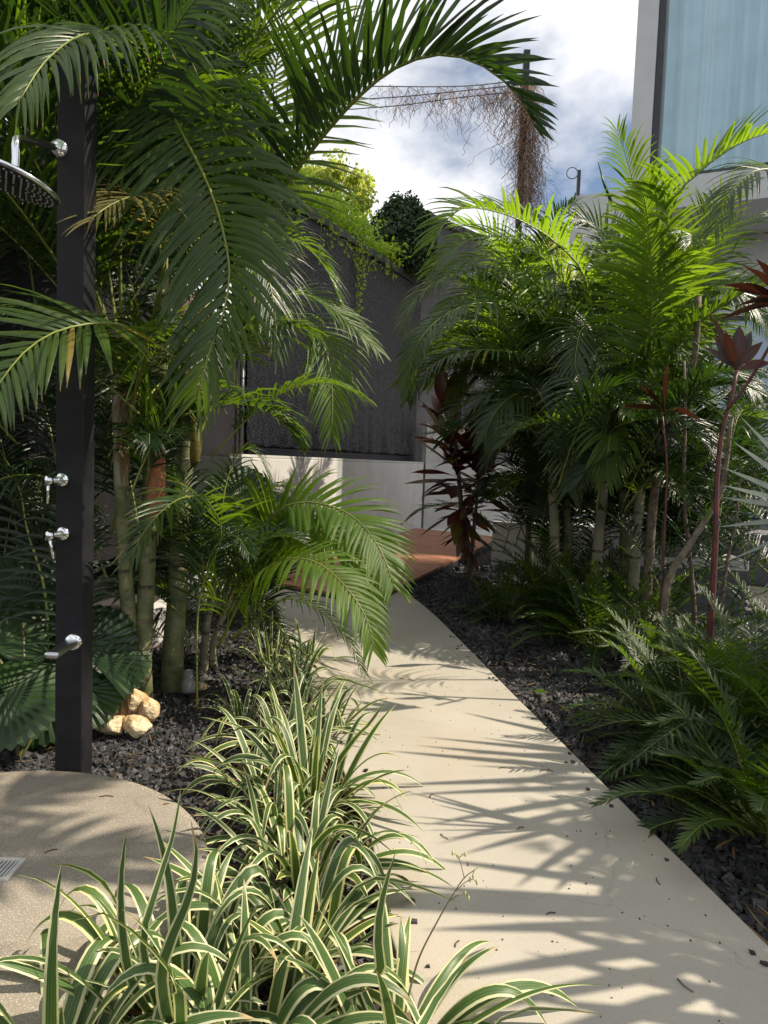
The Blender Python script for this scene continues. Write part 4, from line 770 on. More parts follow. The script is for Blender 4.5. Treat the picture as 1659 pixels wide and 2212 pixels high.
R_(r3, [(1780, 700, 4.3), (1740, 480, 4.2), (1690, 380, 4.1), (1630, 370, 4.0), (1575, 420, 3.95), (1545, 490, 3.95)], Ln=.42, n=34, pet=.2, vee=.2, droop=.6, w=.024, up=(0, -.5, 1))
R_(r3, [(1392, 900, 6.0), (1360, 700, 6.2), (1330, 560, 6.3), (1290, 490, 6.3), (1240, 470, 6.2)], Ln=.5, n=40, vee=.3, droop=.3, w=.032, mat='palm', up=(0, -1, .4))
R_(r3, [(1380, 980, 5.8), (1400, 900, 5.7), (1450, 860, 5.6), (1510, 870, 5.5), (1560, 910, 5.5)], Ln=.36, n=30, vee=.3, droop=.5, w=.028, mat='palm_dark')
R_(r3, [(1385, 1000, 5.8), (1420, 930, 5.8), (1470, 880, 5.8), (1520, 790, 5.8)], Ln=.36, n=30, vee=.3, droop=.4, w=.028, mat='palm_dark')
v, f = tube([P(1322, 440, 6.0), P(1304, 395, 6.0), P(1292, 350, 6.0)], [.014, .010, .003], 6); mesh_obj('spear_leaf', v, f, M['palm'], r2, np.zeros((len(v), 2)), np.full(len(v), .2))
for i in range(66):
    root, base = [(r1, P(rng.uniform(1120, 1230), rng.uniform(780, 960), rng.uniform(6.3, 7.4))), (r2, P(rng.uniform(1260, 1330), rng.uniform(760, 900), rng.uniform(6.2, 7.2))), (r3, P(rng.uniform(1370, 1480), rng.uniform(700, 900), rng.uniform(5.9, 7.2)))][i % 3]
    az = math.radians(rng.uniform(70, 200) if i % 3 == 0 else rng.uniform(0, 180)) if i % 5 else math.radians(rng.uniform(180, 260)); rfrond(root, base, az, math.radians(rng.uniform(20, 80)), rng.uniform(1.2, 1.9), rng.uniform(.38, .52), 1.1, 36, ['palm', 'palm_dark', 'palm', 'palm_bright'][i % 4], .030)
for i in range(34):
    root = (r1, r2, r3)[i % 3]; x0 = rng.uniform(1150, 1480)
    rfrond(root, P(x0, rng.uniform(900, 1110), rng.uniform(5.2, 6.4)), rng.uniform(0, 6.28), math.radians(rng.uniform(20, 80)), rng.uniform(.7, 1.3), rng.uniform(.28, .42), 1.1, 32, ['palm_dark', 'palm_dark', 'palm'][(i//3) % 3], .026, r0=.006)
for pts in ([(1392, 900, 5.9), (1430, 740, 5.8), (1500, 640, 5.6), (1570, 620, 5.4), (1630, 660, 5.3), (1670, 730, 5.3)], [(1385, 960, 5.9), (1440, 860, 5.7), (1510, 800, 5.5), (1580, 800, 5.4), (1640, 850, 5.3)],
            [(1300, 950, 6.2), (1350, 800, 5.9), (1420, 730, 5.6), (1480, 760, 5.4), (1510, 830, 5.3)], [(1300, 950, 6.1), (1330, 880, 5.8), (1370, 860, 5.6), (1410, 900, 5.5), (1430, 970, 5.5)],
            [(1220, 980, 6.3), (1180, 870, 6.0), (1120, 850, 5.8), (1070, 890, 5.7), (1045, 950, 5.7)], [(1385, 990, 5.7), (1360, 900, 5.5), (1330, 900, 5.3), (1315, 960, 5.2), (1310, 1030, 5.2)],
            [(1300, 900, 6.3), (1290, 700, 6.3), (1330, 560, 6.2), (1400, 500, 6.1), (1470, 520, 6.0)], [(1395, 900, 6.2), (1480, 660, 6.2), (1560, 520, 6.1), (1640, 470, 6.0), (1720, 490, 5.9)],
            [(1290, 960, 6.3), (1250, 760, 6.2), (1180, 640, 6.1), (1090, 560, 6.0), (1000, 560, 5.9), (930, 620, 5.9)]):
    R_((r1, r2, r3)[int(rng.integers(0, 3))], pts, Ln=.44, n=38, pet=.2, vee=.22, droop=.5, w=.036, up=(0, -.7, 1), mat='palm' if rng.random() < .6 else 'palm_bright')
for i in range(26):
    x0 = rng.uniform(1180, 1640); rfrond(r3, P(x0, rng.uniform(960, 1160), rng.uniform(6.0, 7.5)), rng.uniform(0, 6.28), math.radians(rng.uniform(30, 80)), rng.uniform(.9, 1.5), rng.uniform(.3, .42), 1.1, 32, 'palm_dark', .034, r0=.006)
for i in range(30):
    x0 = rng.uniform(1150, 1660); rfrond((r1, r2, r3)[i % 3], dropz(P(x0, 1150, rng.uniform(6.6, 7.6)), rng.uniform(.2, .9)), rng.uniform(0, 6.28), math.radians(rng.uniform(40, 85)), rng.uniform(.9, 1.4), rng.uniform(.3, .42), 1.0, 30, 'palm_dark', .038, r0=.006)
# background palms and understorey on the right
bk = thing('areca_palm', dropz(P(1110, 1130, 9.0)), 'low dark areca palm in the shade behind the planter block', 'palm', GP)
for i in range(40):
    base = np.array(dropz(P(rng.uniform(1080, 1200), 1100, rng.uniform(7.6, 9.3)))); base[2] = rng.uniform(.3, 1.5)
    rfrond(bk, base, rng.uniform(0, 6.28), math.radians(rng.uniform(35, 80)), rng.uniform(1.0, 1.6), rng.uniform(.3, .42), 1.1, 30, 'palm_dark', .026)
trunk(bk, [(1.75, 8.4, -.1), (1.7, 8.35, 1.3), (1.55, 8.25, 2.6)], .05, .035, 'trunk', 9)
for i in range(14): rfrond(bk, (1.55, 8.25, 2.5+.02*i), math.radians(70+i*17), math.radians(rng.uniform(25, 75)), rng.uniform(1.2, 1.7), .42, 1.1, 36, ['palm', 'palm_dark'][i % 2], .034)  # crown added to throw palm shadows onto the white wall
bk2 = thing('areca_palm', dropz(P(1560, 1150, 6.6)), 'dark feathery palm filling the shade before the pale doors', 'palm', GP)
for i in range(30):
    base = np.array(dropz(P(rng.uniform(1430, 1720), 1100, rng.uniform(5.2, 7.2)))); base[2] = rng.uniform(.1, 1.0)
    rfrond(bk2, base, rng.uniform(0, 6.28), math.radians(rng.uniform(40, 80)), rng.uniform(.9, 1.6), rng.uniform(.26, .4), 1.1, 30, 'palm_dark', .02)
R_(r1, [(1215, 960, 6.5), (1150, 800, 6.2), (1080, 710, 6.0), (1000, 690, 5.8), (930, 720, 5.7), (890, 790, 5.6), (880, 860, 5.6)], Ln=.42, n=44, pet=.16, vee=.3, droop=.5, w=.03, up=(0, -.4, 1))
R_(r1, [(1215, 940, 6.6), (1170, 760, 6.4), (1110, 660, 6.2), (1040, 630, 6.0), (980, 650, 5.9), (930, 700, 5.8)], Ln=.46, n=44, pet=.16, vee=.3, droop=.5, w=.03, up=(0, -.4, 1), mat='palm_bright')
R_(r1, [(1215, 980, 6.5), (1180, 920, 6.3), (1130, 900, 6.1), (1080, 940, 6.0), (1050, 1000, 5.9)], Ln=.36, n=36, pet=.14, vee=.3, droop=.5, w=.028, mat='palm_dark')
# palms standing to the right of the path, just outside the picture; their fronds throw the comb shadows
WS = 1.0
def SH(x, y, z): return np.array([x, y, 0.])+SUN*(z/SUN[2])
sh = thing('areca_palm', (2.9, 1.6, GZ), 'areca palm right of the path beyond the picture edge whose fronds shade it', 'palm', GP)
trunk(sh, [(2.9, 1.6, -.1), (2.95, 1.6, .8), (2.9, 1.65, 1.6)], .05, .04, 'trunk', 8)
S_ = tuple(SUN)
for q_ in ([SH(1.75, 2.3, 2.3), SH(1.45, 2.1, 2.3), SH(1.2, 1.8, 2.2), SH(1.1, 1.4, 2.1)], [SH(1.8, 1.7, 2.2), SH(1.5, 1.45, 2.2), SH(1.25, 1.2, 2.1), SH(1.1, .9, 2.0)]):
    frond(sh, [(2.9, 1.65, 1.6)]+q_, Ln=.42, n=26, pet=.3, up=S_, vee=.1, droop=.1, w=.05, r0=.012, a0=70, a1=35)
frond(sh, [(2.9, 1.75, 1.6), SH(1.45, 3.2, 2.0), SH(1.15, 3.12, 2.15), SH(.95, 2.95, 2.2), SH(.84, 2.72, 2.2), SH(.82, 2.45, 2.1), SH(.88, 2.2, 1.95)], Ln=.80, n=22, pet=.3, up=S_, vee=.05, droop=.1, w=.06, r0=.012, a0=80, a1=40)
frond(sh, [(2.9, 1.65, 1.6), SH(1.5, 2.3, 2.0), SH(1.2, 2.2, 2.1), SH(1.0, 2.05, 2.1), SH(.88, 1.8, 2.0), SH(.85, 1.5, 1.9), SH(.9, 1.2, 1.8)], Ln=.70, n=17, pet=.3, up=S_, vee=.05, droop=.1, w=.075, r0=.012, a0=80, a1=40)
frond(sh, [(2.9, 1.55, 1.6), SH(1.7, 1.9, 1.9), SH(1.4, 1.75, 2.0), SH(1.15, 1.6, 1.95), SH(1.0, 1.4, 1.9), SH(.95, 1.1, 1.8)], Ln=.72, n=16, pet=.3, up=S_, vee=.05, droop=.1, w=.09, r0=.012, a0=80, a1=40)
sh2 = thing('areca_palm', (4.7, 3.8, GZ), 'bushy areca palm beyond the right picture edge shading the cycads', 'palm', GP)
trunk(sh2, [(4.7, 3.8, -.1), (4.7, 3.85, 1.2), (4.75, 3.8, 2.2)], .05, .04, 'trunk', 9)
for i in range(16):
    rfrond(sh2, (4.75, 3.8+rng.uniform(-.5, .5), 2.2), rng.uniform(0, 6.28), math.radians(rng.uniform(25, 70)), rng.uniform(1.1, 1.4), .45, 1.0, 26, 'palm', .034)
for i in range(3): rfrond(sh, (2.95, 1.6, 1.6), math.radians(rng.uniform(-70, 60)), math.radians(rng.uniform(30, 70)), 1.2, .4, 1.0, 24, 'palm', .034)

sh3 = thing('areca_palm', (2.75, 2.1, GZ), 'tall areca palm beyond the right picture edge dappling the round pad', 'palm', GP)
trunk(sh3, [(2.75, 2.1, -.1), (2.7, 2.15, 2.4), (2.45, 2.3, 4.6)], .06, .045, 'trunk', 14)
for i in range(9): rfrond(sh3, (2.45, 2.3, 4.6), math.radians(i*40+10), math.radians(rng.uniform(20, 65)), 1.0, .36, .9, 20, 'palm', .05)
# ------------------------------------------------------------------ silver fan leaf at the right edge
sv = thing('silver_fan_palm', dropz(P(1900, 1150, 2.6)), 'silvery stiff fan palm leaf blades poking in from the right edge', 'palm')
c = P(1800, 1120, 2.55)
v, f = tube([dropz(P(1900, 1150, 2.7)), P(1880, 1250, 2.7), c], .012, 8); mesh_obj('leaf_stalk', v, f, M['rachis'], sv)
for (x, y, dd) in [(1585, 955, 2.55), (1562, 1010, 2.6), (1562, 1048, 2.7), (1558, 1074, 2.5), (1552, 1138, 2.45), (1572, 1212, 2.5), (1622, 1300, 2.55), (1600, 900, 2.8), (1680, 1380, 2.6), (1700, 830, 2.8), (1980, 900, 2.6), (2000, 1200, 2.5)]:
    tip = P(x, y, dd); V, ff, uv = curve_leaf([c, (c+tip)/2+[0, 0, .01], tip], .030, 8, 'palm', (0, -.5, 1)); mesh_obj('leaf_blade', V, ff, M['palm_silver'], sv, uv, np.full(len(V), rng.random()))

# ------------------------------------------------------------------ fan palm (left, pleated round leaves)
lc = thing('fan_palm', dropz(G(40, 1600)), 'broad pleated fan palm leaves low behind the shower post', 'palm')
def fanleaf(c, n, upv, R, span=300, k=26, stalk=None):
    n = nrm(np.array(n, float)); u = np.array(upv, float); u = nrm(u-(u@n)*n); s = np.cross(n, u); V = []; m = 2*k
    for ri, rr in enumerate((.04, .35, .7, .94, 1.0)):
        for i in range(m+1):
            a = math.radians(-span/2+span*i/m); rrr = rr*R*(1+.10*math.cos(a)) ; 
            if ri == 4: rrr *= 1.0 if i % 2 == 0 else .93
            h = (1 if i % 2 else -1)*.013*min(1, rr*1.4)*R*1.3+.06*R*math.sin(a*2+1)*rr-.18*R*rr*rr
            V.append(np.array(c)+(u*math.cos(a)+s*math.sin(a))*rrr+n*h)
    F_ = [[r*(m+1)+i, r*(m+1)+i+1, (r+1)*(m+1)+i+1, (r+1)*(m+1)+i] for r in range(4) for i in range(m)]
    V = np.array(V); o = mesh_obj('leaf', V, np.array(F_), M['licuala'], lc, np.tile([[.2, .3]], (len(V), 1)), np.full(len(V), rng.random()), smooth=False)
    st = dropz(G(40, 1610)) if stalk is None else stalk
    v, f = tube(catmull([st, (st+c)/2+[0, .04, .1], c], 8), .007, 6); mesh_obj('leaf_stalk', v, f, M['rachis_dark'], o)
fanleaf(P(45, 1300, 3.5), (.2, -1, .35), (0, 0, 1), .25); fanleaf(P(-20, 1400, 3.3), (.3, -.8, .6), (-.4, 0, 1), .25)
fanleaf(P(175, 1400, 3.5), (.1, -.8, .6), (.8, 0, .5), .25); fanleaf(P(195, 1425, 3.4), (.1, -.5, .9), (1, -.1, .05), .26, 70, 8)
fanleaf(P(170, 1490, 3.35), (.1, -.7, .7), (.7, -.1, -.3), .20, 120, 12); fanleaf(P(10, 1500, 3.1), (.1, -.6, .8), (.6, -.3, .1), .24)
fanleaf(P(90, 1380, 3.7), (.1, -.9, .4), (.3, 0, 1), .28); fanleaf(P(95, 1490, 3.3), (.1, -.7, .6), (.5, 0, -.6), .24)
fanleaf(P(520, 1080, 5.6), (.4, -.8, .4), (.6, 0, .8), .30, stalk=dropz(P(480, 1200, 5.6)))
fl2 = fanleaf(P(585, 1110, 5.5), (.2, -.7, .7), (.8, 0, .3), .26, stalk=dropz(P(500, 1200, 5.6)))

# ------------------------------------------------------------------ cordylines
def cord_leaves(root, centre, axis, n, Ln, w, elr, mat='cordy', dr=.5, spread=.25, rr=None):
    axis = np.array(axis, float)
    for i in range(n):
        t = rng.random(); az = i*2.4+rng.normal(0, .2); el = math.radians(elr[0]+(elr[1]-elr[0])*t+rng.normal(0, 8)); d = np.array([math.cos(az)*math.cos(el), math.sin(az)*math.cos(el), math.sin(el)])
        b = np.array(centre)+axis*t; side = np.array([-math.sin(az), math.cos(az), 0])
        V, f, uv = strips(b[None], d, side, Ln*rng.uniform(.75, 1.15), w*rng.uniform(.8, 1.15), dr*rng.uniform(.5, 1.4)*(1.1-t*.6), 8, .16, 'cord', twist=rng.normal(0, .35))
        mesh_obj('leaf', V[0], f, M[mat], root, uv, np.full(V.shape[1], rng.random() if rr is None else rng.uniform(*rr)), origin=b)
cbp = G(1012, 1252, GZ); cy = thing('cordyline', cbp, 'dark red-leaved cordyline standing in pebbles beside the timber deck', 'shrub')
dC = 8.2; st1 = [cbp+[0, 0, -.05], P(1015, 1200, dC), P(1000, 1130, dC), P(990, 1020, dC), P(975, 900, dC)]
v, f = tube(catmull(st1, 18), np.linspace(.045, .016, 19), 8); mesh_obj('stem', v, f, M['bark'], cy)
v, f = tube(catmull([cbp+[.03, 0, .1], P(1022, 1160, dC), P(1030, 1080, dC), P(1035, 990, dC)], 12), np.linspace(.03, .012, 13), 8); mesh_obj('stem', v, f, M['bark'], cy)
for (x, y, n, e0, e1, l_, w__) in [(968, 905, 20, 45, 88, .62, .14), (975, 970, 22, 10, 65, .60, .15), (985, 1030, 22, -5, 50, .58, .14), (996, 1090, 16, -25, 30, .52, .12), (1035, 990, 20, 30, 82, .58, .14), (1032, 1050, 18, -10, 50, .54, .13), (1008, 1130, 12, -40, 10, .46, .10), (1024, 1100, 12, -20, 30, .46, .11), (1012, 1165, 8, -45, 0, .36, .08)]:
    cord_leaves(cy, P(x, y, dC)+[0, 0, -.1], (0, 0, .25), n, l_, w__, (e0, e1), dr=.6, rr=(0, 1) if y > 950 else (0, .6))
for tip, mt in (((938, 796), 'cordy_red'), ((963, 810), 'cordy_red'), ((955, 842), 'cordy')):
    V, f, uv = curve_leaf([P(970, 900, dC), P((970+tip[0])/2-3, (900+tip[1])/2, dC), P(tip[0], tip[1], dC-.05)], .10, 8, 'cord', (1, -.3, 0)); mesh_obj('leaf', V, f, M[mt], cy, uv, np.full(len(V), .7))
# red cordyline on the right
c2 = dropz(P(1540, 1300, 3.95)); cy2 = thing('cordyline', c2, 'tall thin red-stemmed cordyline with broad maroon leaves at the right edge', 'shrub')
v, f = tube(catmull([c2, P(1545, 1180, 3.95), P(1548, 1050, 3.95), P(1560, 930, 3.95), P(1580, 860, 3.95), P(1592, 800, 3.95)], 20), np.linspace(.022, .010, 21), 8); mesh_obj('stem', v, f, M['stem_red'], cy2)
cen = P(1590, 800, 3.95)
for tip, w__, mt in [((1530, 705), .085, 'cordy_red'), ((1560, 690), .09, 'cordy_red'), ((1600, 675), .12, 'cordy'), ((1632, 690), .11, 'cordy'), ((1665, 720), .09, 'cordy_red'), ((1500, 735), .06, 'cordy'), ((1690, 780), .08, 'cordy'), ((1520, 640), .05, 'cordy_red')]:
    tp = cen+(P(tip[0], tip[1], 3.95+rng.uniform(-.25, .2))-cen)*.78; w__ *= .62; mt = 'cordy_dark'; V, f, uv = curve_leaf([cen, (cen+tp)/2+np.array([0, 0, .01]), tp], w__, 9, 'cord', (1, -.6, 0)); mesh_obj('leaf', V, f, M[mt], cy2, uv, np.full(len(V), rng.random()*.7))
v, f = tube(catmull([P(1568, 890, 3.95), P(1620, 820, 3.9), P(1690, 700, 3.8)], 10), .009, 6); mesh_obj('branch', v, f, M['stem_red'], cy2)
c3 = P(1700, 660, 3.75)
for tip, w__, mt in [((1535, 606), .07, 'cordy'), ((1520, 700), .05, 'cordy'), ((1550, 690), .085, 'cordy'), ((1570, 660), .07, 'cordy'), ((1590, 560), .06, 'cordy'), ((1620, 540), .07, 'cordy_red'), ((1560, 620), .08, 'cordy'), ((1760, 560), .08, 'cordy')]:
    tp = c3+(P(tip[0], tip[1], 3.7+rng.uniform(-.2, .2))-c3)*.85; w__ *= .6; mt = 'cordy_dark'; V, f, uv = curve_leaf([c3, (c3+tp)/2+np.array([0, 0, .04]), tp], w__, 9, 'cord', (.1, -.8, .6)); mesh_obj('leaf', V, f, M[mt], cy2, uv, np.full(len(V), rng.random()*.6))
c4 = dropz(P(1436, 1200, 4.6)); cy3 = thing('cordyline', c4, 'small dark cordyline with only a few drooping leaves between the palms', 'shrub')
v, f = tube(catmull([c4, P(1440, 1050, 4.6), P(1437, 960, 4.6), P(1430, 890, 4.6)], 14), np.linspace(.012, .006, 15), 7); mesh_obj('stem', v, f, M['stem_red'], cy3)
cen = P(1436, 886, 4.6)
for tip, w__ in (((1342, 876), .10), ((1512, 906), .08), ((1443, 785), .075), ((1385, 832), .06)):
    tp = P(tip[0], tip[1], 4.5); w__ *= .7; V, f, uv = curve_leaf([cen, (cen+tp)/2+np.array([0, 0, .02]), tp], w__, 9, 'cord', (.1, -.8, .3)); mesh_obj('leaf', V, f, M['cordy_dark'], cy3, uv, np.full(len(V), rng.uniform(.3, .7)))
# bare leaning trunks
def tree_stem(pts, r0, r1, label):
    b = dropz(P(*pts[0])); t = thing('shrub_tree', b, label, 'tree'); q = [b]+[P(*p) for p in pts]
    v, f = tube(catmull(q, 22), np.linspace(r0, r1, 23), 9); mesh_obj('trunk', v, f, M['bark'], t); return t, q
t1, q1 = tree_stem([(1400, 1240, 5.6), (1412, 1080, 5.5), (1440, 940, 5.4), (1478, 845, 5.3), (1502, 760, 5.2), (1510, 640, 5.2)], .045, .018, 'leaning grey-brown bare trunk rising between the right palms')
t2, q2 = tree_stem([(1440, 1270, 4.6), (1480, 1190, 4.6), (1520, 1130, 4.6), (1560, 1050, 4.6), (1580, 900, 4.6)], .03, .014, 'thinner brown trunk slanting right above the concrete bench')
t3, q3 = tree_stem([(1500, 1330, 5.0), (1490, 1200, 5.0), (1478, 1080, 5.0), (1480, 900, 5.0), (1478, 780, 5.0)], .018, .009, 'thin upright brown stem left of the red cordyline')
t4, q4 = tree_stem([(1555, 1340, 4.8), (1570, 1220, 4.8), (1590, 1120, 4.8), (1600, 1000, 4.8)], .016, .008, 'thin dark stem with strappy leaves by the right edge')
for t, q, n, L_ in ((t1, q1, 130, .22), (t3, q3, 110, .2), (t4, q4, 200, .26), (t2, q2, 150, .22)):
    path = catmull(q, 40); k = rng.integers(12, 41, n); b = path[k]; az = rng.uniform(0, 6.28, n); el = rng.uniform(-.2, 1.0, n)
    b = b+np.stack([rng.normal(0, .16, n), rng.normal(0, .16, n), rng.normal(0, .1, n)], 1)
    d = np.stack([np.cos(az)*np.cos(el), np.sin(az)*np.cos(el), np.sin(el)], 1); V, f, uv = strips(b, d, np.stack([-np.sin(az), np.cos(az), 0*az], 1), L_*rng.uniform(.6, 1.3, n), .016, .7, 4, .1, 'palm')
    v, ff, u, r = pack(V, f, uv); prop(mesh_obj('foliage', v, ff, M['palm_dark'], t, u, r), kind='stuff')

WS = 1.0
# ------------------------------------------------------------------ cycads (feathery ground cover on the right)
GC = 'cycads in the dark pebble bed'
def cycad(px, py, n, fl, Ln, lab, h=.0, azr=(0, 360), indiv=0, elr=(15, 75), w=.017, spread=.14):
    c = G(px, py, GZ); t = thing('cycad', c, lab, 'cycad', GC)
    for i in range(n):
        az = math.radians(azr[0]+(azr[1]-azr[0])*((i*.618) % 1)+rng.normal(0, 6)); b = c+np.array([math.cos(az), math.sin(az), 0])*rng.uniform(0, spread)+[0, 0, h]
        rfrond(t, b, az, math.radians(rng.uniform(*elr)), fl*rng.uniform(.75, 1.15), Ln*rng.uniform(.85, 1.1), .75, 24, 'fern', w, indiv=i < indiv, pet=.22, r0=.005, vee=.3, dr=.12, seg=4, a0=74)
    return t
cycad(1085, 1335, 20, .52, .095, 'small cycad nearest the timber deck', w=.015)
cycad(1195, 1345, 38, .74, .13, 'wide cycad below the leftmost palm stem of the right clump', indiv=2)
cycad(1300, 1400, 38, .76, .13, 'dense cycad in front of the middle palm stem', indiv=2, w=.018)
cycad(1230, 1330, 34, .95, .13, 'upright cycad between the palm stems', elr=(40, 80))
cycad(1390, 1380, 24, .8, .12, 'dark cycad left of the concrete bench')
cycad(1505, 1620, 38, .66, .12, 'bright green cycad sunlit at the pebble edge', azr=(40, 330), indiv=3)
cycad(1630, 1600, 40, .78, .12, 'tall cycad reaching up at the right edge', elr=(30, 80), indiv=2)
cycad(1665, 1800, 38, .62, .115, 'nearest cycad trailing over the pebbles at the right edge', azr=(30, 300), indiv=3)
cycad(1450, 1480, 24, .75, .12, 'shaded cycad behind the sunlit one')
cycad(1750, 1700, 30, .9, .12, 'cycad half outside the right edge')
cycad(1740, 1480, 26, .9, .12, 'shaded cycad by the right edge below the silver leaf', elr=(30, 75))
tr_ = thing('cycad', G(1600, 1660, GZ), 'cycad whose long frond droops onto the path edge', 'cycad', GC)
frond(tr_, [G(1600, 1640, GZ)+[0, 0, .02], P(1520, 1555, 2.95), P(1450, 1580, 2.8), (P(1370, 1640, 2.72)), P(1322, 1672, 2.68)], Ln=.10, n=26, pet=.25, vee=.1, droop=.7, w=.014, mat='fern', indiv=True, r0=.005, rmat='rachis_dark', seg=4)
frond(tr_, [G(1600, 1640, GZ)+[0, 0, .02], P(1490, 1440, 3.2), P(1420, 1400, 3.1), P(1375, 1372, 3.05)], Ln=.13, n=26, pet=.2, vee=.2, droop=.15, w=.016, mat='palm_bright', indiv=True, r0=.005, rmat='rachis_dark', seg=4)
# small low palmlets left under the stems and weeds
def weed(px, py, lab):
    c = G(px, py, GZ); t = thing('weed', c, lab, 'weed'); v, f = tube([c, c+[0, 0, .05]], .0025, 5); mesh_obj('stem', v, f, M['stalk'], t)
    for i in range(7):
        az = i*.9; V, f, uv = strips((c+[0, 0, .05])[None], np.array([math.cos(az), math.sin(az), .3]), np.array([-math.sin(az), math.cos(az), 0]), .045, .03, .3, 5, .1, 'oval'); mesh_obj('leaf', V[0], f, M['palm_bright'], t, uv, np.full(V.shape[1], rng.random()))
weed(1166, 1512, 'tiny bright green weed seedling in the pebbles right of the path'); weed(1360, 1556, 'small pale weed in the pebbles near the sunlit cycad')

# ------------------------------------------------------------------ variegated dianella along the path
GD = 'variegated strap-leaf clumps along the path'
def dian(px, py, n, Ln, w, lab, z=GZ, spread=.07, heroes=(), elr=(28, 80)):
    c = G(px, py, z); t = thing('dianella', c, lab, 'strap-leaf plant', GD)
    for i in range(int(n*.85)):
        az = i*2.39996+rng.normal(0, .3); el = math.radians(rng.uniform(*elr)); a2 = az+rng.normal(0, .3); b = c+np.array([math.cos(az), math.sin(az), 0])*rng.uniform(0, spread)
        d = np.array([math.cos(a2)*math.cos(el), math.sin(a2)*math.cos(el), math.sin(el)]); side = np.array([-math.sin(a2), math.cos(a2), rng.normal(0, .15)])
        V, f, uv = strips(b[None], d, side, Ln*(1 if py > 2000 else .82)*rng.uniform(.55, 1.1), w*1.35*rng.uniform(.75, 1.15), rng.uniform(.25, 1.55), 16, .14, 'strap', twist=rng.normal(0, .5), dpow=1.7)
        mesh_obj('leaf', V[0], f, M['varieg'], t, uv, np.full(V.shape[1], rng.random()), origin=b)
    for i in range(4):
        az = rng.uniform(0, 6.28); d = np.array([math.cos(az), math.sin(az), rng.uniform(.2, .9)]); V, f, uv = strips((c+d*[.05, .05, 0])[None], d, np.array([-math.sin(az), math.cos(az), 0]), Ln*rng.uniform(.4, .8), w*.6, 1.3, 10, .5, 'strap', twist=rng.normal(0, 1.5)); mesh_obj('dead_leaf', V[0], f, M['dry'], t, uv, np.full(V.shape[1], rng.random()), origin=c)
    for h in heroes:
        w2 = h[0]; pts = [P(*p) for p in h[1:]]; f0 = c+(pts[0]-c)*np.array([.35, .35, 0]); f0[2] = GZ; pts = [f0]+pts
        V, f, uv = curve_leaf(pts, w2, 12, 'strap', (1, 0, .3) if abs(h[1][0]-h[-1][0]) < abs(h[1][1]-h[-1][1]) else (0, -.6, 1)); mesh_obj('leaf', V, f, M['varieg'], t, uv, np.full(len(V), rng.random()))
    return t
dian(395, 2200, 50, .50, .030, 'largest variegated clump in the left foreground beside the round pad', spread=.13, heroes=[
    (.030, (270, 1990, 1.6), (225, 1905, 1.55), (160, 1870, 1.5), (100, 1868, 1.46)),
    (.032, (378, 2010, 1.55), (362, 1880, 1.56), (342, 1800, 1.56), (320, 1738, 1.57)), (.026, (290, 2130, 1.55), (265, 2010, 1.5), (262, 1900, 1.5), (273, 1788, 1.48)), (.022, (310, 2050, 1.5), (345, 1900, 1.52), (375, 1800, 1.54), (391, 1700, 1.55)),
    (.030, (380, 2120, 1.35), (300, 2020, 1.3), (220, 1970, 1.28), (152, 1990, 1.27)), (.030, (350, 2100, 1.4), (400, 1960, 1.38), (425, 1860, 1.36), (412, 1770, 1.36))])
dian(110, 2340, 36, .50, .030, 'variegated clump in the bottom left corner', spread=.12, heroes=[(.034, (112, 2120, 1.34), (118, 1990, 1.35), (134, 1856, 1.36))])
dian(560, 2300, 44, .46, .030, 'variegated clump at the bottom edge left of the path', spread=.11, elr=(30, 75))
dian(650, 2080, 54, .48, .028, 'variegated clump with long blades leaning over the path edge', spread=.13, heroes=[
    (.030, (812, 2110, 1.55), (815, 2010, 1.52), (830, 1920, 1.5), (855, 1838, 1.48)), (.026, (700, 2040, 1.7), (760, 1960, 1.75), (850, 1925, 1.78), (913, 1922, 1.8)), (.024, (720, 1990, 1.75), (790, 1905, 1.8), (880, 1910, 1.85), (1006, 1956, 1.9))])
dian(860, 2290, 30, .46, .028, 'variegated clump at the bottom edge touching the path', spread=.07, elr=(30, 70), heroes=[
    (.032, (880, 2300, 1.25), (925, 2190, 1.3), (970, 2120, 1.32), (1016, 2060, 1.34)), (.032, (1040, 2260, 1.05), (1110, 2190, 1.08), (1200, 2182, 1.1), (1306, 2192, 1.14))])
dian(650, 1900, 60, .56, .026, 'full variegated clump midway along the path edge', spread=.13, heroes=[(.026, (660, 1860, 2.3), (720, 1790, 2.2), (790, 1800, 2.15), (860, 1850, 2.1))])
dian(670, 1745, 58, .60, .026, 'tall variegated clump leaning to the stone path', spread=.12, heroes=[(.024, (650, 1700, 2.8), (600, 1590, 2.7), (530, 1570, 2.65), (462, 1600, 2.6)), (.026, (720, 1660, 2.8), (770, 1590, 2.75), (800, 1560, 2.7), (838, 1505, 2.7))])
dian(560, 1700, 34, .5, .024, 'variegated clump spreading onto the gravel left of the tall one', spread=.1, elr=(25, 70))
dian(600, 1800, 36, .5, .024, 'variegated clump between the round pad rim and the midway clump', spread=.1, elr=(25, 70))
dian(620, 1620, 44, .52, .022, 'variegated clump behind the tall one', spread=.1, heroes=[(.022, (660, 1540, 3.4), (720, 1470, 3.4), (780, 1480, 3.45), (838, 1500, 3.5))])
dian(700, 1600, 40, .48, .022, 'variegated clump spilling small shadows on the path', spread=.1)
dian(640, 1510, 44, .5, .020, 'variegated clump under the lowest arching frond', spread=.1)
dian(590, 1440, 36, .5, .018, 'variegated clump in the shade of the young palm', spread=.1)
dian(660, 1440, 36, .46, .018, 'farthest variegated clump at the path edge', spread=.08)
dian(525, 1560, 22, .5, .018, 'sparse variegated clump on the gravel beside the spotlight', spread=.08, elr=(30, 70))
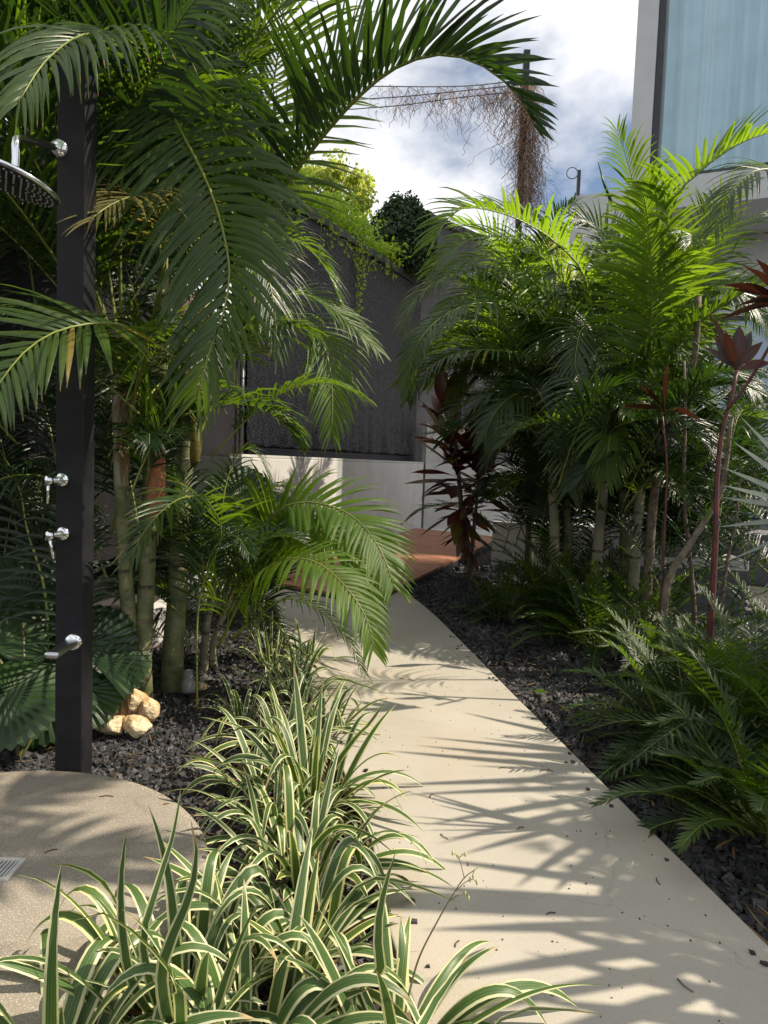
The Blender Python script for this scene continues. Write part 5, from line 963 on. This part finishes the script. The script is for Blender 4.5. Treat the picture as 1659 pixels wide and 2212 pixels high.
# flower stalk over the path
c = G(880, 2150, GZ); fs_ = thing('flower_stalk', c, 'thin leafless flower stalk with small buds leaning over the path', 'flower stalk')
ptsF = [P(880, 2160, 1.62), P(905, 2070, 1.62), P(945, 1990, 1.62), (P(980, 1930, 1.62)), P(1004, 1895, 1.62), P(1036, 1872, 1.62)]
v, f = tube(catmull(ptsF, 22), np.linspace(.0026, .0011, 23), 6); mesh_obj('stalk', v, f, M['stalk'], fs_)
for a_, b_ in (((1003, 1897), (990, 1850)), ((990, 1855), (978, 1842)), ((990, 1855), (1005, 1845)), ((985, 1925), (1015, 1900)), ((1015, 1900), (1030, 1906)), ((972, 1945), (1005, 1930)), ((1005, 1930), (1012, 1940)), ((1025, 1878), (1022, 1892))):
    A2, B2 = P(*a_, 1.62), P(*b_, 1.62); v, f = tube([A2, (A2+B2)/2+[0, 0, .004], B2], .0010, 5); mesh_obj('twig', v, f, M['stalk'], fs_)
    v, f = lathe([(.0001, -.007), (.0025, -.004), (.0028, 0), (.0018, .005), (.0001, .007)], 8); mesh_obj('bud', v+B2, f, M['bud'], fs_)

WS = 1.0
cps = []
for i in range(34):      # chips of gravel kicked onto the path edges
    yv = rng.uniform(1.7, 5.5); sd_ = rng.random() < .6
    xv = np.interp(yv, [1.889, 3.02, 4.022, 5.1, 5.9], [1.111, .933, .777, .62, .5])-abs(rng.normal(0, .05))-.01 if sd_ else np.interp(yv, [1.64, 1.93, 2.4, 3.1, 3.89, 5.4], [.11, .05, -.007, -.18, -.387, -.74])+abs(rng.normal(0, .05))+.01
    v, f = box((0, 0, 0), (1, 1, 1)); v = v*(1+rng.normal(0, .25, (8, 1)))*rng.uniform(.007, .014)*np.array([1.2, 1, .6])
    cps.append((v+np.array([xv, yv, .004]), f))
v, f = join(cps); prop(mesh_obj('loose_gravel', v, f, M['gravel'], None, np.zeros((len(v), 2)), np.repeat(rng.random(34)*.8, 8), smooth=False), kind='stuff')
# ------------------------------------------------------------------ litter on the path and pad
def fallen(px, py, l, a, lab, z=.0, name='fallen_twig', w=.0025):
    c = G(px, py, z); d = np.array([math.cos(a), math.sin(a), 0])*l/2
    v, f = tube(catmull([c-d+[0, 0, w], c+np.array([-d[1], d[0], 0])*.25+[0, 0, w*1.6], c+d+[0, 0, w]], 6), w*.7, 5); prop(mesh_obj(name, v, f, M['twig'], origin=c), lab, 'twig', 'fallen twigs and scraps on the path')
for i, (x, y, l, a, lab) in enumerate([(932, 1720, .035, 1.2, 'short dark hooked twig on the path right of the tall clump'), (1422, 1905, .035, 1.5, 'hooked dark twig near the right path edge'), (1125, 1790, .03, .5, 'curved twig on the sunlit path'), (960, 1808, .04, 2.2, 'thin twig left of the frond shadows'), (1085, 1660, .03, .2, 'small twig on the pale path'), (1182, 1666, .05, -.1, 'straight twig crossing the frond shadow tips'), (1480, 2130, .05, 2.0, 'pale twig near the bottom right corner'), (988, 2040, .03, 1.1, 'twig beside the flower stalk'), (1190, 1975, .03, .3, 'twig in the middle of the path'), (890, 1470, .05, 2.5, 'twig below the hanging frond'), (1010, 1420, .04, .3, 'twig in the dappled shade')]):
    fallen(x, y, l, a, lab)
for (x, y, l, a, lab) in [(230, 1722, .05, .1, 'thin twig on the back of the round pad'), (430, 1762, .04, .4, 'small twig on the right of the round pad'), (432, 1810, .04, 2.4, 'forked scrap on the round pad'), (110, 1840, .04, .7, 'twig left of the middle of the pad')]: fallen(x, y, l, a, lab, .03)
def scrap(px, py, lab, z=0., s=.03):
    c = G(px, py, z); V, f, uv = strips((c+[0, 0, .004])[None], np.array([1, .4, .25]), np.array([-.3, 1, .2]), s, s*.6, .3, 4, .4, 'oval', curl=.5); prop(mesh_obj('fallen_leaf', V[0], f, M['dry'], None, uv, np.full(V.shape[1], .2), origin=c), lab, 'leaf', 'fallen leaves on the paving')
scrap(862, 1467, 'dark curled leaf on the path below the arching frond', s=.05); scrap(352, 1738, 'small brown leaf scrap on the round pad', .03); scrap(122, 1925, 'tiny brown scrap by the drain', .03, .02); scrap(560, 1905-0, 'brown leaf scrap beside the pad rim', GZ+.03)
# small grit and specks on the path: loose sand grains nobody could count
n = 500; x = rng.uniform(-.3, 1.2, n); y = rng.uniform(1.2, 6, n); k_ = inpoly(x, y, PATH); x = x[k_]; y = y[k_]; n = len(x); V0, F0 = box((0, 0, 0), (1, 1, 1))
V = V0[None]*rng.uniform(.0012, .0045, (n, 1, 1))*rng.uniform(.6, 1.4, (n, 1, 3))+np.stack([x, y, np.full(n, .001)], 1)[:, None]
prop(mesh_obj('grit', V.reshape(-1, 3), (F0[None]+(np.arange(n)*8)[:, None, None]).reshape(-1, 4), M['twig'], smooth=False), kind='stuff')
# dead frond hanging on the palm foot
df = thing('dead_frond', G(290, 1560, GZ), 'dry grey-brown palm frond collapsed behind the limestone rocks', 'dead frond')
frond(df, [P(345, 1395, 3.6), P(310, 1410, 3.55), P(275, 1470, 3.5), P(262, 1530, 3.45)], Ln=.26, n=12, pet=.4, vee=.1, droop=1.2, mat='dry', w=.012, r0=.005, rmat='twig', a0=40, a1=15)

# ------------------------------------------------------------------ creepers on the walls
def leafcloud(name, pts, normals, size, mat, root, spreadn=.6, n=4):
    K = len(pts); d = nrm(normals*.5+rng.normal(0, spreadn, (K, 3))+np.array([0, 0, -.35])); side = nrm(np.cross(d, nrm(normals+rng.normal(0, .5, (K, 3)))))
    V, f, uv = strips(pts, d, side, size*rng.uniform(.6, 1.3, K), size*.62*rng.uniform(.7, 1.2, K), .5, 3, .15, 'oval'); v, ff, u, r = pack(V, f, uv); return mesh_obj(name, v, ff, M[mat], root, u, r)
def mound(n, cfun, nfun): return cfun(n)
vn = thing('wall_creeper', (-.9, 11.6, 5), 'bright yellow-green creeper spilling over the black wall coping', 'creeper')
t = rng.random(9000)**.8; Lq = 4.6; cpos = BA[None]+bd[None]*(.1+t*Lq)[:, None]; hgt = .15+.55*np.abs(np.sin(t*7+.6))*(1-t*.55)+.25*(1-t)
u1 = rng.random(9000); h = 4.95+hgt*u1**.8; depth = rng.normal(.25, .22, 9000)
pts = np.c_[cpos+np.array([-bd[1], bd[0]])[None]*depth[:, None], h]; nm = np.tile(np.array([[bn[0]*.6, bn[1]*.6, .7]]), (9000, 1))
prop(leafcloud('foliage', pts, nm, .075, 'vine', vn), kind='stuff')
# runners hanging down the wall face
runs = []
for (t0, ln) in [(.52, 1.15), (.545, .7), (.50, .45), (.58, .35), (.63, .3), (.40, .25), (.35, .35), (.30, .6), (.70, .25), (.10, .3), (.15, .5), (.76, .3), (.2, .3), (.45, .3)]:
    c0 = BA+bd*(t0*5.77)+bn*.10; z = np.linspace(4.95, 4.95-ln, 9); px_ = c0[None]+bd[None]*(.03*np.sin(z*9+t0*30))[:, None]; runs.append((np.c_[px_, z], ln))
ps = [tube(r_[0], .004, 4) for r_ in runs]; v, f = join(ps); prop(mesh_obj('hanging_runner', v, f, M['rachis'], vn), kind='stuff')
pp = np.vstack([r_[0][rng.integers(0, 9, int(r_[1]*70))]+rng.normal(0, .035, (int(r_[1]*70), 3)) for r_ in runs]); leafcloud('runner_foliage', pp, np.tile([[bn[0], bn[1], .2]], (len(pp), 1)), .07, 'vine', vn)['kind'] = 'stuff'
# dark mound of creeper
cm = P(868, 535, 14.0); dm = thing('creeper_mound', cm, 'dense dark green rounded mound of creeper on the wall top', 'creeper')
a = rng.uniform(0, 2*math.pi, 9000); ph = np.arccos(rng.uniform(-.7, 1, 9000)); rr = rng.uniform(.72, 1.0, 9000)*(1+.10*np.sin(a*5)*np.sin(ph*4))
off = np.stack([np.cos(a)*np.sin(ph)*.66, np.sin(a)*np.sin(ph)*.7, np.cos(ph)*.98], 1)
leafcloud('foliage', cm+off*rr[:, None], nrm(off), .085, 'vine_dark', dm)['kind'] = 'stuff'
v, f = tube([cm+[0, 0, -1.0], cm+[0, 0, .5]], .08, 8); mesh_obj('stem', v, f, M['bark'], dm)
cm2 = P(800, 520, 14.4)
t = rng.random(2500); q = P(815, 505, 13.2)[None]*(1-t[:, None])+P(930, 600, 14.6)[None]*t[:, None]; vd = thing('wall_creeper', P(880, 560, 14), 'shaded green creeper along the wall top below the dark mound', 'creeper')
leafcloud('foliage', q+rng.normal(0, 1, (2500, 3))*np.array([.12, .2, .14]), np.tile([[.4, -.6, .6]], (2500, 1)), .08, 'vine_dark', vd)['kind'] = 'stuff'
t = rng.random(3000); q = P(925, 520, 15.2)[None]*(1-t[:, None])+P(1010, 600, 17.2)[None]*t[:, None]; vd = thing('wall_creeper', P(960, 560, 16), 'dark creeper along the top of the far grey wall', 'creeper')
leafcloud('foliage', q+rng.normal(0, 1, (3000, 3))*np.array([.15, .2, .12])+[0, 0, .05], np.tile([[.4, -.6, .6]], (3000, 1)), .09, 'vine_dark', vd)['kind'] = 'stuff'
# left wall creeper
vl = thing('wall_creeper', (-2.9, 5, 2.9), 'shaded leafy creeper on top of the left black wall behind the shower head', 'creeper')
t = rng.random(3500); c2d = LA[None]+ld[None]*(1.5+t*5)[:, None]; pts = np.c_[c2d+rng.normal(0, .12, (3500, 2)), 2.88+rng.gamma(1.6, .12, 3500)-.1]
leafcloud('foliage', pts, np.tile([[.7, -.3, .6]], (3500, 1)), .065, 'vine_dark', vl)['kind'] = 'stuff'

# ------------------------------------------------------------------ background trees
def tree(base, crown, rad, n, size, mat, lab, tr=.12, clumps=40, thin=.35):
    t = thing('background_tree', base, lab, 'tree'); base = np.array(base, float); crown = np.array(crown, float)
    parts = [tube(catmull([base, base*.5+crown*.5+[.1, 0, 0], crown+[0, 0, -rad[2]*.4]], 10), np.linspace(tr, tr*.4, 11), 9)]
    cc = nrm(rng.normal(size=(clumps, 3)))*np.array(rad)*rng.uniform(.25, .95, (clumps, 1))**.6+crown
    for c in cc[:18]: parts.append(tube(catmull([crown+[0, 0, -rad[2]*.5], (crown+c)/2+[0, 0, -.1], c], 6), np.linspace(tr*.35, .012, 7), 5, False))
    v, f = join(parts); mesh_obj('trunk', v, f, M['bark'], t)
    k = rng.integers(0, clumps, n); r = rng.normal(size=(n, 3)); r = r/np.linalg.norm(r, axis=1, keepdims=True)*rng.random((n, 1))**.45
    pts = cc[k]+r*np.array(rad)*thin*rng.uniform(.5, 1.1, clumps)[k][:, None]; leafcloud('crown', pts, nrm(pts-crown+1e-3), size, mat, t, .8)['kind'] = 'stuff'
q = P(80, 180, 9.5); tree((q[0], q[1], -.1), q, (2.0, 1.6, 1.9), 15000, .085, 'tree_leaf', 'leafy tree beyond the left wall behind the palm crowns', clumps=60, thin=.30)
q = P(330, 420, 10.5); tree((q[0], q[1], -.1), q, (1.8, 1.2, 1.5), 9000, .085, 'tree_leaf', 'second leafy tree seen between the left palm stems and crown', clumps=46, thin=.30)
q = P(712, 425, 15); tree((q[0], q[1], -.1), q, (1.05, 1.0, .8), 6000, .10, 'tree_bright', 'sunlit yellow-green tree peeking over the black wall', clumps=34, thin=.34)
q = P(1200, 600, 21); tree((q[0], q[1], -.1), q, (2.6, 2.0, 1.0), 8000, .15, 'tree_bright', 'distant bright tree glimpsed through the right palm fronds', clumps=40)
q = P(1120, 760, 20); tree((q[0], q[1], -.1), q, (3.0, 1.5, 2.2), 9000, .16, 'tree_leaf', 'darker tree behind the right palm clump', clumps=50)

tree((5.9, 3.0, -.1), (5.4, 3.1, 3.8), (1.15, 2.2, 1.0), 13000, .10, 'tree_leaf', 'small unseen leafy tree added right of the picture to shade the cycads and path edge', tr=.08, clumps=46, thin=.30)  # unseen tree, added to cast dappled shade over the cycads

# ------------------------------------------------------------------ utility pole with dry vines
D_ = 18.; pb_ = P(1140, 470, D_); up_ = thing('utility_pole', (pb_[0], pb_[1], 0), 'tall dark pole wrapped in dry brown vines against the clouds', 'pole')
tp = P(1138, 110, D_); v, f = box((tp[0], tp[1], (tp[2])/2), (.16, .14, tp[2])); mesh_obj('pole', v, f, M['darkmetal'], up_, smooth=False)
wires = []
for (y0, y1, ye) in ((172, 222, 175), (182, 243, 205), (196, 262, 225)):
    w = catmull([P(1136, y0, D_), P(1000, y0+14, D_), P(820, (y1+ye)/2-12, D_), P(640, ye+8, D_+.5), P(300, ye-40, D_+2)], 30); wires.append(w)
    v, f = tube(w, .013, 5); o = mesh_obj('cable', v, f, M['wire'], up_)
dvn = thing('dry_vine', P(1130, 200, D_), 'curtain of dry brown leafless vines hanging from the cables and pole', 'vine')
parts = []
def strand(p, ln, sx=.0):
    n = max(4, int(ln/.10)); q = [np.array(p, float)]; d = np.array([rng.normal(0, .5), rng.normal(0, .3), -.4])
    for i in range(n): d = nrm(d*.6+np.array([rng.normal(0, .75)+sx, rng.normal(0, .5), -.5])); q.append(q[-1]+d*ln/n*1.15)
    parts.append(tube(np.array(q), rng.uniform(.0035, .007), 3, False))
for i in range(330):
    x = 1140-330*rng.random()**2.0; f_ = (1140-x)/320; w = wires[rng.integers(0, 3)]; j = int(np.argmin(abs((w-CAM)@cR/((w-CAM)@cF)*FP+829.5-x)))
    strand(w[j]+np.array([rng.normal(0, .12), 0, rng.uniform(-.12, .08)]), max(0, 1-f_)**1.2*rng.uniform(.3, 2.4)*rng.random()**.5+.12+.5*rng.random()**3, .0)
for i in range(620):
    z = rng.uniform(170, 430); strand(P(1140+rng.normal(0, 9), z, D_+rng.normal(0, .12)), rng.uniform(.4, 1.5), rng.normal(.0, .12))
for i in range(120):
    w = wires[rng.integers(0, 3)]; j = rng.integers(0, 10); strand(w[j]+[0, 0, .0], .35, 0)
v, f = join(parts); prop(mesh_obj('twigs', v, f, M['dryvine'], dvn), kind='stuff')
